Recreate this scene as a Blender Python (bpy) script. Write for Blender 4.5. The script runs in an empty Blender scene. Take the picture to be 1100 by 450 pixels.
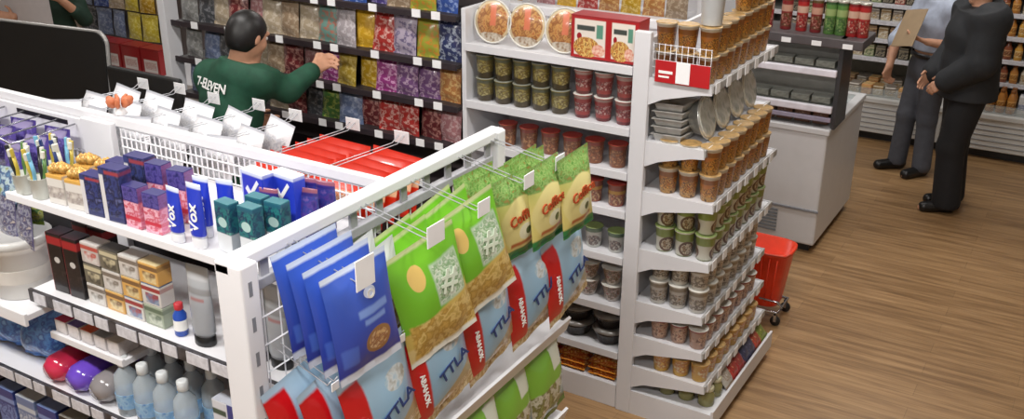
import bpy, bmesh, math, random
import numpy as np
from mathutils import Vector, Matrix
random.seed(7)
PI = math.pi
scene = bpy.context.scene
COL = scene.collection
ORD = ['first','second','third','fourth','fifth','sixth','seventh','eighth','ninth','tenth','eleventh','twelfth',
       'thirteenth','fourteenth','fifteenth','sixteenth','seventeenth','eighteenth']

# ------------------------------------------------------------------ colour / materials
def lin(c):
    out = []
    for v in c[:3]:
        v = v/255.0
        out.append(v/12.92 if v <= .04045 else ((v+.055)/1.055)**2.4)
    return (out[0], out[1], out[2], 1.0)

class NT:
    def __init__(s, name, rough=.5, metal=0.0):
        s.m = bpy.data.materials.new(name); s.m.use_nodes = True
        s.n = s.m.node_tree.nodes; s.l = s.m.node_tree.links
        s.b = s.n['Principled BSDF']
        s.b.inputs['Roughness'].default_value = rough
        s.b.inputs['Metallic'].default_value = metal
    def math(s, op, a, b=None, clamp=False):
        nd = s.n.new('ShaderNodeMath'); nd.operation = op; nd.use_clamp = clamp
        for i, v in enumerate((a, b)):
            if v is None: continue
            if isinstance(v, (int, float)): nd.inputs[i].default_value = v
            else: s.l.new(v, nd.inputs[i])
        return nd.outputs[0]
    def mix(s, fac, a, b):
        nd = s.n.new('ShaderNodeMix'); nd.data_type = 'RGBA'
        for sock, v in ((nd.inputs[0], fac), (nd.inputs[6], a), (nd.inputs[7], b)):
            if isinstance(v, (int, float)): sock.default_value = v
            elif isinstance(v, tuple): sock.default_value = v
            else: s.l.new(v, sock)
        return nd.outputs[2]
    def objco(s):
        return s.n.new('ShaderNodeTexCoord').outputs['Object']
    def noise(s, co, scale, detail=3):
        nd = s.n.new('ShaderNodeTexNoise'); nd.inputs['Scale'].default_value = scale
        nd.inputs['Detail'].default_value = detail
        s.l.new(co, nd.inputs['Vector']); return nd
    def ramp(s, fac, stops, const=False):
        nd = s.n.new('ShaderNodeValToRGB'); cr = nd.color_ramp
        if const: cr.interpolation = 'CONSTANT'
        while len(cr.elements) < len(stops): cr.elements.new(.5)
        for e, (p, c) in zip(cr.elements, stops): e.position = p; e.color = c
        s.l.new(fac, nd.inputs[0]); return nd.outputs[0]
    def out(s, col):
        s.l.new(col, s.b.inputs['Base Color']); return s.m

MATS = {}
def mat(name, col, rough=.5, metal=0.0, var=.06, scale=14.0, alpha=None, transmission=0.0, coat=0.0):
    if name in MATS: return MATS[name]
    t = NT(name, rough, metal)
    nz = t.noise(t.objco(), scale)
    c = lin(col)
    d = tuple(max(0, x*(1-var*2)) for x in c[:3]) + (1,)
    u = tuple(min(1, x*(1+var)) for x in c[:3]) + (1,)
    t.out(t.ramp(nz.outputs[0], [(.3, d), (.7, u)]))
    if alpha is not None:
        t.b.inputs['Alpha'].default_value = alpha
    if transmission: t.b.inputs['Transmission Weight'].default_value = transmission
    if coat: t.b.inputs['Coat Weight'].default_value = coat
    MATS[name] = t.m
    return t.m

def pack(name, base, layers, w, h, rough=.32, wob=.0, coat=.3, v0=0.0):
    """printed packaging: u = x/w (-.5...5), v = (z - v0)/h in the object's own space"""
    if name in MATS: return MATS[name]
    t = NT(name, rough)
    t.b.inputs['Coat Weight'].default_value = coat
    co = t.objco()
    sp = t.n.new('ShaderNodeSeparateXYZ'); t.l.new(co, sp.inputs[0])
    u = t.math('DIVIDE', sp.outputs[0], w)
    v = t.math('DIVIDE', t.math('SUBTRACT', sp.outputs[2], v0), h)
    if wob:
        nz = t.noise(co, 30)
        u = t.math('ADD', u, t.math('MULTIPLY', t.math('SUBTRACT', nz.outputs[0], .5), wob))
        v = t.math('ADD', v, t.math('MULTIPLY', t.math('SUBTRACT', nz.outputs[0], .5), wob))
    def soft(e, x, up=True, k=40.0):
        q = t.math('SUBTRACT', x, e) if up else t.math('SUBTRACT', e, x)
        return t.math('ADD', t.math('MULTIPLY', q, k), .5, True)
    cur = lin(base)
    for L in layers:
        kind = L[0]
        if kind == 'rect' or kind == 'spk':
            u0, u1, a0, a1 = L[1:5]
            m = t.math('MULTIPLY', t.math('MULTIPLY', soft(u0, u), soft(u1, u, False)),
                       t.math('MULTIPLY', soft(a0, v), soft(a1, v, False)))
        elif kind in ('ell', 'espk'):
            cu, cv, ru, rv = L[1:5]
            a = t.math('POWER', t.math('ABSOLUTE', t.math('DIVIDE', t.math('SUBTRACT', u, cu), ru)), 2)
            b = t.math('POWER', t.math('ABSOLUTE', t.math('DIVIDE', t.math('SUBTRACT', v, cv), rv)), 2)
            m = soft(1.0, t.math('ADD', a, b), False, 8)
        elif kind == 'slant':            # below a slanted line v < a + b*u
            m = soft(0.0, t.math('SUBTRACT', t.math('ADD', t.math('MULTIPLY', u, L[2]), L[1]), v), True, 40)
        elif kind == 'grad':             # smooth change of printed ink between two heights
            m = t.math('DIVIDE', t.math('SUBTRACT', v, L[1]), L[2]-L[1], True)
        elif kind == 'all':
            m = 1.0
        if kind in ('spk', 'espk'):
            cols, sc = L[5], L[6]
            vn = t.n.new('ShaderNodeTexNoise'); vn.inputs['Scale'].default_value = sc*1.35
            vn.inputs['Detail'].default_value = 2
            t.l.new(co, vn.inputs['Vector'])
            n = len(cols)
            c = t.ramp(vn.outputs[0], [(.33+.34*i/max(1, n-1), lin(cc)) for i, cc in enumerate(cols)], False)
        else:
            c = lin(L[-1])
        cur = t.mix(m, cur, c)
    t.out(cur)
    MATS[name] = t.m
    return t.m

# ------------------------------------------------------------------ mesh builder
class MB:
    def __init__(s): s.v = []; s.f = []; s.mi = []; s.sm = []
    def add(s, vs, fs, mi=0, smooth=False):
        o = len(s.v); s.v += [tuple(p) for p in vs]
        for f in fs:
            s.f.append([i+o for i in f]); s.mi.append(mi); s.sm.append(smooth)
        return s
    def box(s, x0, y0, z0, x1, y1, z1, mi=0, c=0.0):
        if x0 > x1: x0, x1 = x1, x0
        if y0 > y1: y0, y1 = y1, y0
        if z0 > z1: z0, z1 = z1, z0
        c = min(c, (x1-x0)*.45, (y1-y0)*.45, (z1-z0)*.45)
        if c <= 0:
            vs = [(x, y, z) for z in (z0, z1) for y in (y0, y1) for x in (x0, x1)]
            fs = [(0,2,3,1), (4,5,7,6), (0,1,5,4), (2,6,7,3), (0,4,6,2), (1,3,7,5)]
            return s.add(vs, fs, mi)
        bm = bmesh.new(); bmesh.ops.create_cube(bm, size=1)
        for v in bm.verts:
            v.co = (x0+(v.co.x+.5)*(x1-x0), y0+(v.co.y+.5)*(y1-y0), z0+(v.co.z+.5)*(z1-z0))
        bmesh.ops.bevel(bm, geom=bm.edges[:], offset=c, segments=2, affect='EDGES', profile=.5)
        bm.verts.index_update()
        s.add([v.co[:] for v in bm.verts], [[v.index for v in f.verts] for f in bm.faces], mi)
        bm.free(); return s
    def prism(s, poly, axis, a, b, mi=0):
        """polygon (p,q) extruded along axis from a to b; axis y: (x,z); axis x: (y,z); axis z: (x,y)"""
        def P(p, t):
            return {'y': (p[0], t, p[1]), 'x': (t, p[0], p[1]), 'z': (p[0], p[1], t)}[axis]
        n = len(poly)
        vs = [P(p, a) for p in poly] + [P(p, b) for p in poly]
        fs = [list(range(n))[::-1], list(range(n, 2*n))] + [(i, (i+1) % n, n+(i+1) % n, n+i) for i in range(n)]
        return s.add(vs, fs, mi)
    def tube(s, pts, r, n=6, mi=0, closed=False):
        pts = [Vector(p) for p in pts]; m = len(pts); vs = []
        for i, p in enumerate(pts):
            if closed: d = pts[(i+1) % m]-pts[i-1]
            else: d = pts[min(i+1, m-1)]-pts[max(i-1, 0)]
            d.normalize()
            a = Vector((0, 0, 1)) if abs(d.z) < .9 else Vector((1, 0, 0))
            x = d.cross(a).normalized(); y = d.cross(x)
            for k in range(n):
                t = 2*PI*k/n; vs.append(p+x*(r*math.cos(t))+y*(r*math.sin(t)))
        fs = []
        for i in range(m if closed else m-1):
            j = (i+1) % m
            for k in range(n):
                fs.append((i*n+k, i*n+(k+1) % n, j*n+(k+1) % n, j*n+k))
        if not closed:
            fs.append(list(range(n))[::-1]); fs.append([(m-1)*n+k for k in range(n)])
        return s.add(vs, fs, mi, n > 4)
    def lathe(s, prof, n=16, mi=0, c=(0, 0, 0), sx=1.0, sy=1.0, smooth=True):
        vs = []
        for r, z in prof:
            for k in range(n):
                t = 2*PI*k/n; vs.append((c[0]+r*sx*math.cos(t), c[1]+r*sy*math.sin(t), c[2]+z))
        fs = []
        for i in range(len(prof)-1):
            for k in range(n):
                fs.append((i*n+k, i*n+(k+1) % n, (i+1)*n+(k+1) % n, (i+1)*n+k))
        s.add(vs, fs, mi, smooth)
        if prof[0][0] > 1e-6: s.add(vs[:n], [list(range(n))[::-1]], mi)
        if prof[-1][0] > 1e-6: s.add(vs[-n:], [list(range(n))], mi)
        return s
    def mesh(s, name, *mats):
        me = bpy.data.meshes.new(name)
        me.from_pydata(s.v, [], s.f)
        for m in mats: me.materials.append(m)
        me.polygons.foreach_set('material_index', s.mi)
        me.polygons.foreach_set('use_smooth', s.sm)
        bm = bmesh.new(); bm.from_mesh(me)
        bmesh.ops.recalc_face_normals(bm, faces=bm.faces[:])
        bm.to_mesh(me); bm.free()
        me.update(); return me

def link(name, me, parent=None, loc=None, rot=None):
    o = bpy.data.objects.new(name, me); COL.objects.link(o)
    if parent: o.parent = parent
    if loc is not None: o.location = loc
    if rot is not None: o.rotation_euler = rot
    return o
def obj(name, mb, mats, parent=None, loc=None, rot=None):
    if not isinstance(mats, (list, tuple)): mats = [mats]
    return link(name, mb.mesh(name, *mats), parent, loc, rot)
def tag(o, label, cat, group=None):
    o['label'] = label; o['category'] = cat
    if group: o['group'] = group
    return o
def thing(name, label, cat, loc=(0, 0, 0), rot=(0, 0, 0), group=None):
    o = link(name, None, None, loc, rot); return tag(o, label, cat, group)
def struct(name, mb, m):
    o = obj(name, mb, m); o['kind'] = 'structure'; return o

PROTO = {}
def copy_tree(o, parent=None):
    c = o.copy(); COL.objects.link(c)
    if parent: c.parent = parent
    for ch in list(o.children): copy_tree(ch, c)
    return c
def place(key, maker, loc, rotz, label, cat, group=None, tilt=(0, 0), scale=None):
    """first use builds the thing, later uses copy it and its parts"""
    if key not in PROTO: o = PROTO[key] = maker()
    else: o = copy_tree(PROTO[key])
    o.location = loc; o.rotation_euler = (tilt[0], tilt[1], rotz)
    o.scale = scale if scale else (1, 1, 1)
    return tag(o, label, cat, group)

# ------------------------------------------------------------------ shared materials
WHITE = mat('white_enamel', (226, 226, 230), .38, var=.02, scale=3)
WHITE2 = mat('white_gondola_enamel', (214, 214, 218), .42, var=.025, scale=3)
WIRE = mat('white_wire', (232, 232, 236), .35, var=.02)
TAG = mat('white_card', (238, 238, 240), .55, var=.02)
TAGCLR = mat('price_strip', (205, 205, 212), .25, var=.10, scale=45)
BLACK = mat('black_plastic', (20, 20, 22), .35)
DARK = mat('dark_grey_plastic', (52, 52, 56), .4)
GREY = mat('grey_plastic', (130, 132, 138), .4)
SILVER = mat('aluminium_foil', (216, 218, 216), .28, metal=.75, var=.15, scale=30)
CHROME = mat('chrome_wire', (190, 192, 198), .2, metal=.9, var=.05)
CLEAR = mat('clear_plastic', (235, 238, 242), .12, alpha=.32)
GLASS = mat('freezer_glass', (210, 220, 220), .05, alpha=.22)
RED = mat('red_plastic', (236, 64, 30), .35)
SKIN = mat('skin', (196, 146, 118), .5, var=.05, scale=30)
HAIR = mat('black_hair', (17, 15, 15), .45, var=.2, scale=90)

# ------------------------------------------------------------------ camera (2.8 m up, looking down the aisle)
cam_d = bpy.data.cameras.new('camera'); cam = bpy.data.objects.new('camera', cam_d); COL.objects.link(cam)
f_px, yaw, pit, rol = 1060.3, -.53998, .392336, .005473
cam_d.sensor_width = 36; cam_d.lens = 36*f_px/1100.0; cam_d.clip_end = 60
cy, sy, cp, sp_ = math.cos(yaw), math.sin(yaw), math.cos(pit), math.sin(pit)
fwd = Vector((sy*cp, cy*cp, -sp_)); rt = Vector((cy, -sy, 0)); up = rt.cross(fwd)
R_ = math.cos(rol)*rt+math.sin(rol)*up; U_ = -math.sin(rol)*rt+math.cos(rol)*up
cam.matrix_world = Matrix(((R_.x, U_.x, -fwd.x, 0), (R_.y, U_.y, -fwd.y, 0), (R_.z, U_.z, -fwd.z, 2.8), (0, 0, 0, 1)))
scene.camera = cam

# ------------------------------------------------------------------ room
def wood():
    t = NT('oak_laminate_floor', .38)
    co = t.objco()
    mp = t.n.new('ShaderNodeMapping'); t.l.new(co, mp.inputs[0])
    br = t.n.new('ShaderNodeTexBrick'); t.l.new(mp.outputs[0], br.inputs['Vector'])
    br.inputs['Scale'].default_value = 1.0
    br.inputs['Brick Width'].default_value = 1.22; br.inputs['Row Height'].default_value = .125
    br.inputs['Mortar Size'].default_value = .0018; br.inputs['Mortar Smooth'].default_value = .1
    br.inputs['Color1'].default_value = (.1, .1, .1, 1); br.inputs['Color2'].default_value = (.9, .9, .9, 1)
    br.inputs['Mortar'].default_value = (0, 0, 0, 1); br.offset = .37
    mp2 = t.n.new('ShaderNodeMapping'); t.l.new(co, mp2.inputs[0]); mp2.inputs['Scale'].default_value = (1.3, 16, 1)
    n1 = t.noise(mp2.outputs[0], 1.6, 6)
    mp3 = t.n.new('ShaderNodeMapping'); t.l.new(co, mp3.inputs[0]); mp3.inputs['Scale'].default_value = (3, 90, 1)
    n2 = t.noise(mp3.outputs[0], 1.5, 4)
    base = t.ramp(n1.outputs[0], [(.3, lin((122, 92, 60))), (.5, lin((160, 126, 86))), (.72, lin((188, 152, 108)))])
    plank = t.mix(.30, base, t.mix(br.outputs['Fac'], t.mix(br.outputs['Color'], lin((104, 74, 48)), lin((184, 146, 104))), lin((62, 44, 30))))
    fine = t.ramp(n2.outputs[0], [(.35, (.78, .78, .78, 1)), (.65, (1.08, 1.08, 1.08, 1))])
    mul = t.n.new('ShaderNodeMix'); mul.data_type = 'RGBA'; mul.blend_type = 'MULTIPLY'; mul.inputs[0].default_value = .8
    t.l.new(plank, mul.inputs[6]); t.l.new(fine, mul.inputs[7])
    return t.out(mul.outputs[2])
PAINT = mat('wall_paint', (214, 212, 206), .7, var=.02, scale=2)
struct('floor', MB().box(-9.5, -2, -.05, 3.2, 10.4, 0), wood())
struct('ceiling', MB().box(-9.5, -2, 3.35, 3.2, 10.4, 3.4), mat('ceiling_tile', (225, 225, 222), .8, var=.02))
struct('wall_back', MB().box(-9.5, 10.3, 0, 3.2, 10.4, 3.35), PAINT)
struct('wall_front', MB().box(-9.5, -2.0, 0, 3.2, -1.9, 3.35), PAINT)
struct('wall_left', MB().box(-9.5, -1.9, 0, -9.4, 10.3, 3.35), PAINT)
struct('wall_right', MB().box(3.1, -1.9, 0, 3.2, 10.3, 3.35), PAINT)

# ------------------------------------------------------------------ ceiling lamps
EM = NT('lamp_diffuser', .4); EM.b.inputs['Emission Color'].default_value = (1, .98, .95, 1); EM.b.inputs['Emission Strength'].default_value = 3.0
LAMPS = [(-.9, .55, 66), (-3.2, .55, 62), (-1.0, 2.9, 42), (-3.4, 2.9, 24), (-5.8, 2.9, 15),
         (-1.2, 5.4, 30), (-3.8, 5.6, 20), (-6.4, 5.6, 17), (-.9, 7.6, 27), (-3.3, 7.9, 20)]
LNAME = ['near the front wall above the aisle', 'above the toothpaste shelves', 'above the snack bag rack', 'above the clerk', 'above the checkout',
         'above the noodle end cap', 'behind the noodle gondola', 'above the far peg wall', 'above the two men', 'above the coolers']
lamp_proto = None
for (x, y, e), nm in zip(LAMPS, LNAME):
    def mk_lamp():
        o = link('ceiling_light', None)
        obj('frame', MB().box(-.62, -.16, 0, .62, .16, .05, c=.006), WHITE, o)
        obj('diffuser', MB().box(-.58, -.12, -.008, .58, .12, .004, c=.003), EM.m, o)
        return o
    place('ceiling_light', mk_lamp, (x, y, 3.30), 0, 'white fluorescent ceiling light '+nm, 'lamp', 'ceiling lights')
    ld = bpy.data.lights.new('tube_light', 'AREA'); ld.shape = 'RECTANGLE'; ld.size = 1.15; ld.size_y = .24
    ld.energy = e; ld.color = (1, .975, .94)
    lo = bpy.data.objects.new('tube_light', ld); COL.objects.link(lo); lo.location = (x, y, 3.285)
w = bpy.data.worlds.new('world'); scene.world = w; w.use_nodes = True
w.node_tree.nodes['Background'].inputs[0].default_value = (.9, .93, 1, 1)
w.node_tree.nodes['Background'].inputs[1].default_value = .25

# ------------------------------------------------------------------ lettering
TXT = {}
def text_mesh(s, size, mat_, depth=.0012, bulge=None):
    key = (s, size, mat_.name, bulge is not None and id(bulge))
    if key in TXT: return TXT[key]
    cu = bpy.data.curves.new('lettering', 'FONT'); cu.body = s; cu.size = size
    cu.align_x = 'CENTER'; cu.align_y = 'CENTER'; cu.extrude = depth; cu.resolution_u = 3; cu.offset = size*.015
    o = bpy.data.objects.new('lettering_source', cu); COL.objects.link(o)
    dg = bpy.context.evaluated_depsgraph_get(); dg.update()
    me = bpy.data.meshes.new_from_object(o.evaluated_get(dg))
    bpy.data.objects.remove(o); bpy.data.curves.remove(cu)
    me.materials.clear(); me.materials.append(mat_)
    TXT[key] = me; return me
def letters(parent, s, size, m, loc, rot=(PI/2, 0, 0), depth=.0012, name='lettering'):
    return link(name, text_mesh(s, size, m, depth), parent, loc, rot)
INK_W = mat('white_ink', (240, 240, 238), .5, var=.01)
INK_NAVY = mat('navy_ink', (38, 62, 120), .5, var=.02)
INK_RED = mat('red_brown_ink', (176, 74, 34), .5, var=.05)
INK_K = mat('black_ink', (28, 28, 30), .5, var=.02)
INK_R = mat('red_ink', (190, 30, 34), .5, var=.02)

# ------------------------------------------------------------------ pillow bags: hang from (0,0,0), face local -Y
def bulge(u, q, t):
    """u -1..1 across, q 0..1 down from the top seal"""
    s = max(0.0, min(1.0, (q-.055)/.89))
    return t*(max(0.0, 1-abs(u)**2.6))**.75*(max(0.0, math.sin(PI*s)))**.6
def pouch(w, h, t, nx=12, nz=14, seed=0, back=.55):
    mb = MB(); rnd = random.Random(seed)
    ph = [rnd.random()*6 for _ in range(4)]
    for side in (-1, 1):
        vs = []
        for j in range(nz+1):
            q = j/nz
            q = .055*q/(1/nz) if j <= 1 else (.945+.055*(q-(1-1/nz))/(1/nz) if j >= nz-1 else .055+.89*(q-1/nz)/(1-2/nz))
            pin = 1-.05*math.sin(PI*q)
            for i in range(nx+1):
                u = -1+2*i/nx
                b = bulge(u, q, t)
                wr = t*.16*math.sin(u*9+ph[0])*math.exp(-6*q)+t*.13*math.sin(u*7+ph[1])*math.exp(-6*(1-q))
                wr += t*.06*math.sin(5*u+7*q+ph[2])*(1 if b > t*.2 else 0)
                y = -b-wr*(b > 0) if side < 0 else b*back
                vs.append((u*w/2*pin, y-.0006*(side < 0), -q*h))
        fs = [(j*(nx+1)+i, j*(nx+1)+i+1, (j+1)*(nx+1)+i+1, (j+1)*(nx+1)+i) for j in range(nz) for i in range(nx)]
        mb.add(vs, fs, 0, True)
    return mb
def bag_maker(name, w, h, t, m, extra=None, seed=0, nx=12, nz=14):
    def mk():
        o = obj(name, pouch(w, h, t, nx, nz, seed), m)
        if extra: extra(o)
        return o
    return mk

# ------------------------------------------------------------------ cups and tubs
def cup_maker(name, h, rb, rt_, m, lidm, n=14):
    def mk():
        o = obj(name, MB().lathe([(rb*.9, 0), (rb, .003), (rt_*.97, h*.93), (rt_*1.04, h*.94), (rt_*1.04, h*.975)], n), m)
        obj('lid', MB().lathe([(rt_*1.02, h*.972), (rt_*1.05, h*.978), (rt_*1.05, h*.99), (rt_*.96, h)], n), lidm, o)
        return o
    return mk
CUPH, CUPW = .112, .095
def cupmat(name, base, layers): return pack(name, base, layers, CUPW, CUPH, .35, .03, .2)
FOOD1 = [(196, 120, 40), (120, 66, 24), (226, 164, 70), (90, 52, 26), (204, 140, 60)]
FOOD2 = [(150, 120, 84), (92, 64, 40), (206, 190, 160), (70, 50, 36)]
C_AMBER = cupmat('amber_cup_print', (206, 196, 176), [('rect', -1, 1, .04, .84, (196, 122, 46)), ('espk', 0, .36, .44, .34, FOOD1, 42),
                 ('rect', -1, 1, .66, .84, (150, 92, 36)), ('spk', -1, 1, .0, .2, [(120, 80, 36), (196, 150, 84), (90, 60, 34)], 60)])
C_GREEN = cupmat('green_band_cup_print', (208, 206, 190), [('rect', -1, 1, .6, .92, (134, 150, 66)), ('ell', .02, .33, .34, .3, (96, 62, 40)), ('espk', .02, .33, .26, .22, FOOD2, 50), ('rect', -1, 1, -.1, .05, (110, 120, 70))])
C_BROWN = cupmat('grey_brown_cup_print', (198, 194, 186), [('spk', -1, 1, .15, .62, [(140, 110, 76), (198, 192, 180), (92, 74, 58), (180, 170, 150)], 36), ('rect', -1, 1, .75, .9, (150, 138, 116))])
C_TAN = cupmat('pinkish_tan_cup_print', (176, 140, 120), [('espk', 0, .45, .4, .35, [(150, 86, 60), (214, 180, 150), (110, 66, 52)], 42), ('rect', -1, 1, .78, .92, (150, 70, 60))])
C_YEL = cupmat('yellow_cup_print', (206, 160, 60), [('espk', 0, .5, .4, .34, [(230, 196, 110), (186, 110, 40), (226, 214, 170)], 40)])
C_OLIVE = cupmat('olive_cup_print', (128, 116, 62), [('rect', -1, 1, .0, .28, (74, 62, 40)), ('espk', 0, .52, .44, .28, [(190, 176, 90), (120, 100, 50), (206, 196, 130)], 44), ('rect', -1, 1, .8, .93, (108, 112, 84))])
C_RED = cupmat('red_pink_cup_print', (168, 62, 58), [('spk', -1, 1, .3, .66, [(206, 180, 172), (160, 60, 60), (120, 44, 44), (214, 200, 190)], 40), ('rect', -1, 1, .0, .14, (110, 40, 44)), ('rect', -1, 1, .82, .95, (188, 158, 150))])
C_RUST = cupmat('rust_cup_print', (140, 84, 50), [('espk', 0, .5, .44, .4, [(180, 110, 60), (110, 60, 36), (206, 150, 100)], 40), ('rect', -1, 1, .8, .94, (150, 60, 44))])
C_REDLID = cupmat('brick_cup_print', (148, 74, 52), [('rect', -1, 1, .55, .7, (196, 150, 60)), ('espk', 0, .3, .44, .26, [(190, 120, 80), (120, 60, 44), (214, 176, 130)], 44)])
C_WG = cupmat('white_green_cup_print', (206, 206, 200), [('rect', -1, 1, .72, .95, (110, 136, 112)), ('espk', 0, .35, .36, .25, [(170, 150, 140), (96, 80, 80), (206, 200, 190)], 46)])
C_BEIGE = cupmat('beige_cup_print', (186, 160, 130), [('rect', -1, 1, .5, .6, (120, 90, 70)), ('rect', -1, 1, .0, .12, (150, 126, 100))])
C_BOWL = cupmat('white_red_bowl_print', (196, 188, 182), [('espk', 0, .5, .46, .4, [(150, 56, 48), (206, 190, 176), (96, 70, 56), (170, 140, 110)], 40)])
L_TAN = mat('tan_lid', (188, 152, 98), .35, var=.2, scale=40); L_WHITE = mat('pale_lid', (214, 212, 204), .3)
L_GREY = mat('grey_lid', (140, 142, 130), .35); L_RED = mat('red_lid', (158, 52, 42), .35); L_GRN = mat('green_lid', (126, 142, 84), .35)
CUPS = {
 'amber': ('noodle_cup', .112, .034, .045, C_AMBER, L_TAN), 'green': ('noodle_cup', .112, .036, .045, C_GREEN, L_GRN),
 'brown': ('noodle_cup', .112, .036, .045, C_BROWN, L_WHITE), 'tan': ('noodle_cup', .10, .035, .044, C_TAN, L_WHITE),
 'yellow': ('noodle_cup', .095, .035, .044, C_YEL, L_TAN), 'olive': ('noodle_cup', .112, .039, .046, C_OLIVE, L_GREY),
 'red': ('noodle_cup', .112, .034, .045, C_RED, L_WHITE), 'rust': ('noodle_cup', .112, .037, .046, C_RUST, L_RED),
 'redlid': ('noodle_cup', .112, .037, .046, C_REDLID, L_RED), 'wg': ('noodle_cup', .105, .035, .044, C_WG, L_GRN),
 'beige': ('noodle_cup', .115, .036, .046, C_BEIGE, L_TAN), 'bowl': ('noodle_bowl', .088, .035, .055, C_BOWL, L_WHITE)}
def cup(key, loc, rz, label, group, sc=None):
    d = CUPS[key]
    return place('cup_'+key, cup_maker(*d), loc, rz, label, 'noodles', group, scale=sc)

# ------------------------------------------------------------------ noodle gondola: the bay beside the post
GX0, GX1, GY0, GYC = -2.575, -1.705, 3.85, 4.27
BAYZ = [1.735, 1.455, 1.245, 1.055, .82, .555, .31, .13]
g = thing('shelving_unit', 'white shelving bay of noodle cups between the bag pegs and the end cap', 'shelves', (-2.14, 4.06, 0))
def rel(o, mb):               # world-space builder -> thing's own space
    L = o.location
    mb.v = [(p[0]-L[0], p[1]-L[1], p[2]-L[2]) for p in mb.v]; return mb
obj('upright', rel(g, MB().box(-2.60, GY0+.01, 0, -2.575, GYC, 1.9, c=.003)), WHITE2, g)
obj('back_panel', rel(g, MB().box(-2.575, GYC, .1, -1.72, GYC+.02, 1.85)), WHITE2, g)
obj('top_rail', rel(g, MB().box(-2.60, GYC-.01, 1.82, -1.72, GYC+.03, 1.86, c=.003)), WHITE2, g)
for i, z in enumerate(BAYZ):
    if i < 7:
        s_ = obj('shelf', rel(g, MB().box(GX0, GY0+.015, z-.022, GX1, GYC, z, c=.002)), WHITE2, g)
        obj('price_rail', rel(g, MB().box(GX0, GY0+.002, z-.034, GX1, GY0+.016, z+.004, c=.002)), WHITE2, s_)
    else:
        obj('base_deck', rel(g, MB().box(GX0, GY0+.005, .0, GX1, GYC, z, c=.003)), WHITE2, g)
# stock of that bay, counted from the white post
def bay_x(k, p): return -1.775-k*p
for k in range(5):
    for t_ in range(2):
        cup('olive', (-2.505+k*.103, GY0+.075, 1.456+.113*t_), .15*k, 'olive noodle cup with grey lid, %s layer, %s from the bag pegs' % (('lower','upper')[t_], ORD[k]), 'olive noodle cups on the second shelf')
for k in range(3):
    for t_ in range(2):
        cup('red', (-1.765-.105*k, GY0+.075, 1.456+.113*t_), .2*k, 'red and white noodle cup, %s layer, %s from the white post' % (('lower','upper')[t_], ORD[k]), 'red noodle cups on the second shelf')
for k in range(6):
    cup('rust', (-1.79-.118*k, GY0+.08, 1.246), .3*k, 'rust brown noodle cup standing singly, %s from the white post on its shelf' % ORD[k], 'rust brown noodle cups on the third shelf')
for k in range(5):
    cup('redlid', (-1.785-.12*k, GY0+.08, 1.056), .3*k, 'brick red lidded noodle cup, %s from the white post, below the rust cups' % ORD[k], 'brick red noodle cups on the fourth shelf')
for k, key in enumerate(['wg', 'wg', 'beige', 'beige', 'wg']):
    lb = {'wg': 'white and green noodle cup', 'beige': 'beige noodle cup with brown stripe'}[key]
    cup(key, (-1.775-.12*k, GY0+.08, .821), .3*k, lb+', %s from the white post on the fifth shelf' % ORD[k], 'cups on the fifth shelf')
for k in range(4):
    for t_ in range(2):
        cup('bowl', (-1.785-.13*k, GY0+.085, .556+.09*t_), .4*k, 'white and red noodle bowl, %s in its pair, %s stack from the post' % (('lower','upper')[t_], ORD[k]), 'stacked noodle bowls on the sixth shelf')
BOWLK = mat('black_bowl', (40, 36, 36), .25)
def mk_blackbowl():
    o = obj('instant_meal_bowl', MB().lathe([(.05, 0), (.062, .006), (.082, .055), (.086, .058), (.086, .066)], 20), BOWLK)
    obj('lid', MB().lathe([(.084, .066), (.088, .068), (.088, .076), (.07, .084)], 20), mat('smoked_lid', (120, 116, 112), .15), o)
    return o
for k in range(3):
    for t_ in range(2):
        place('blackbowl', mk_blackbowl, (-1.80-.18*k, GY0+.11, .311+.085*t_), 0, 'black instant meal bowl, %s of its pair, %s stack from the white post' % (('lower','upper')[t_], ORD[k]), 'bowl', 'black meal bowls on the seventh shelf')
NOODLEPK = pack('orange_noodle_pack_print', (214, 140, 40), [('spk', -.5, .5, -.85, -.35, [(230, 190, 90), (180, 70, 30), (206, 120, 50), (240, 210, 150)], 40), ('rect', -.5, .5, -.3, -.12, (176, 40, 30)), ('rect', -.5, .5, -1, -.9, (120, 40, 30))], .16, .12, .3)
for k in range(3):
    for t_ in range(3):
        place('orange_noodle_pack', bag_maker('noodle_pack', .15, .11, .016, NOODLEPK, None, 3, 8, 8), (-1.80-.17*k, GY0+.135, .150+.032*t_), 0, 'orange noodle packet, %s in its stack, %s stack from the white post' % (('lowest','second','topmost')[t_], ORD[k]), 'noodles', 'orange noodle packets on the base deck', tilt=(-PI/2+.08, 0))

# three big round bowls on edge and two red cartons on the top shelf
RB = pack('round_bowl_print', (190, 170, 140), [('ell', 0, 0, .47, .47, (206, 186, 150)), ('espk', 0, 0, .42, .42, [(170, 100, 56), (196, 150, 90), (140, 84, 50), (190, 140, 80)], 26), ('rect', -.07, .09, -.1, .42, (206, 116, 84)), ('espk', .0, -.36, .36, .10, [(214, 206, 190), (150, 120, 90)], 40)], .2, .2, .3, .04)
def mk_roundbowl():      # axis along -Y, standing on edge, centre at origin
    mb = MB().lathe([(.062, .075), (.07, .073), (.093, .012), (.100, .008), (.100, 0)], 28)
    mb.lathe([(.099, 0), (.097, -.003), (.0, -.003)], 28)
    mb.v = [(x, z, y) for x, y, z in mb.v]
    o = obj('noodle_bowl', mb, RB)
    ring = MB().tube([(.1*math.cos(2*PI*k/28), -.001, .1*math.sin(2*PI*k/28)) for k in range(28)], .0045, 6, closed=True)
    obj('rim', ring, L_WHITE, o); return o
for k, x in enumerate((-2.46, -2.275, -2.075)):
    place('round_bowl', mk_roundbowl, (x, GY0+.07, 1.741+.102), [.3, -.5, .9][k]*0, 'big round noodle bowl on edge, top shelf, %s from the bag pegs' % ORD[k], 'noodles', 'round noodle bowls on the top shelf', tilt=(-.14, 0))
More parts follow.
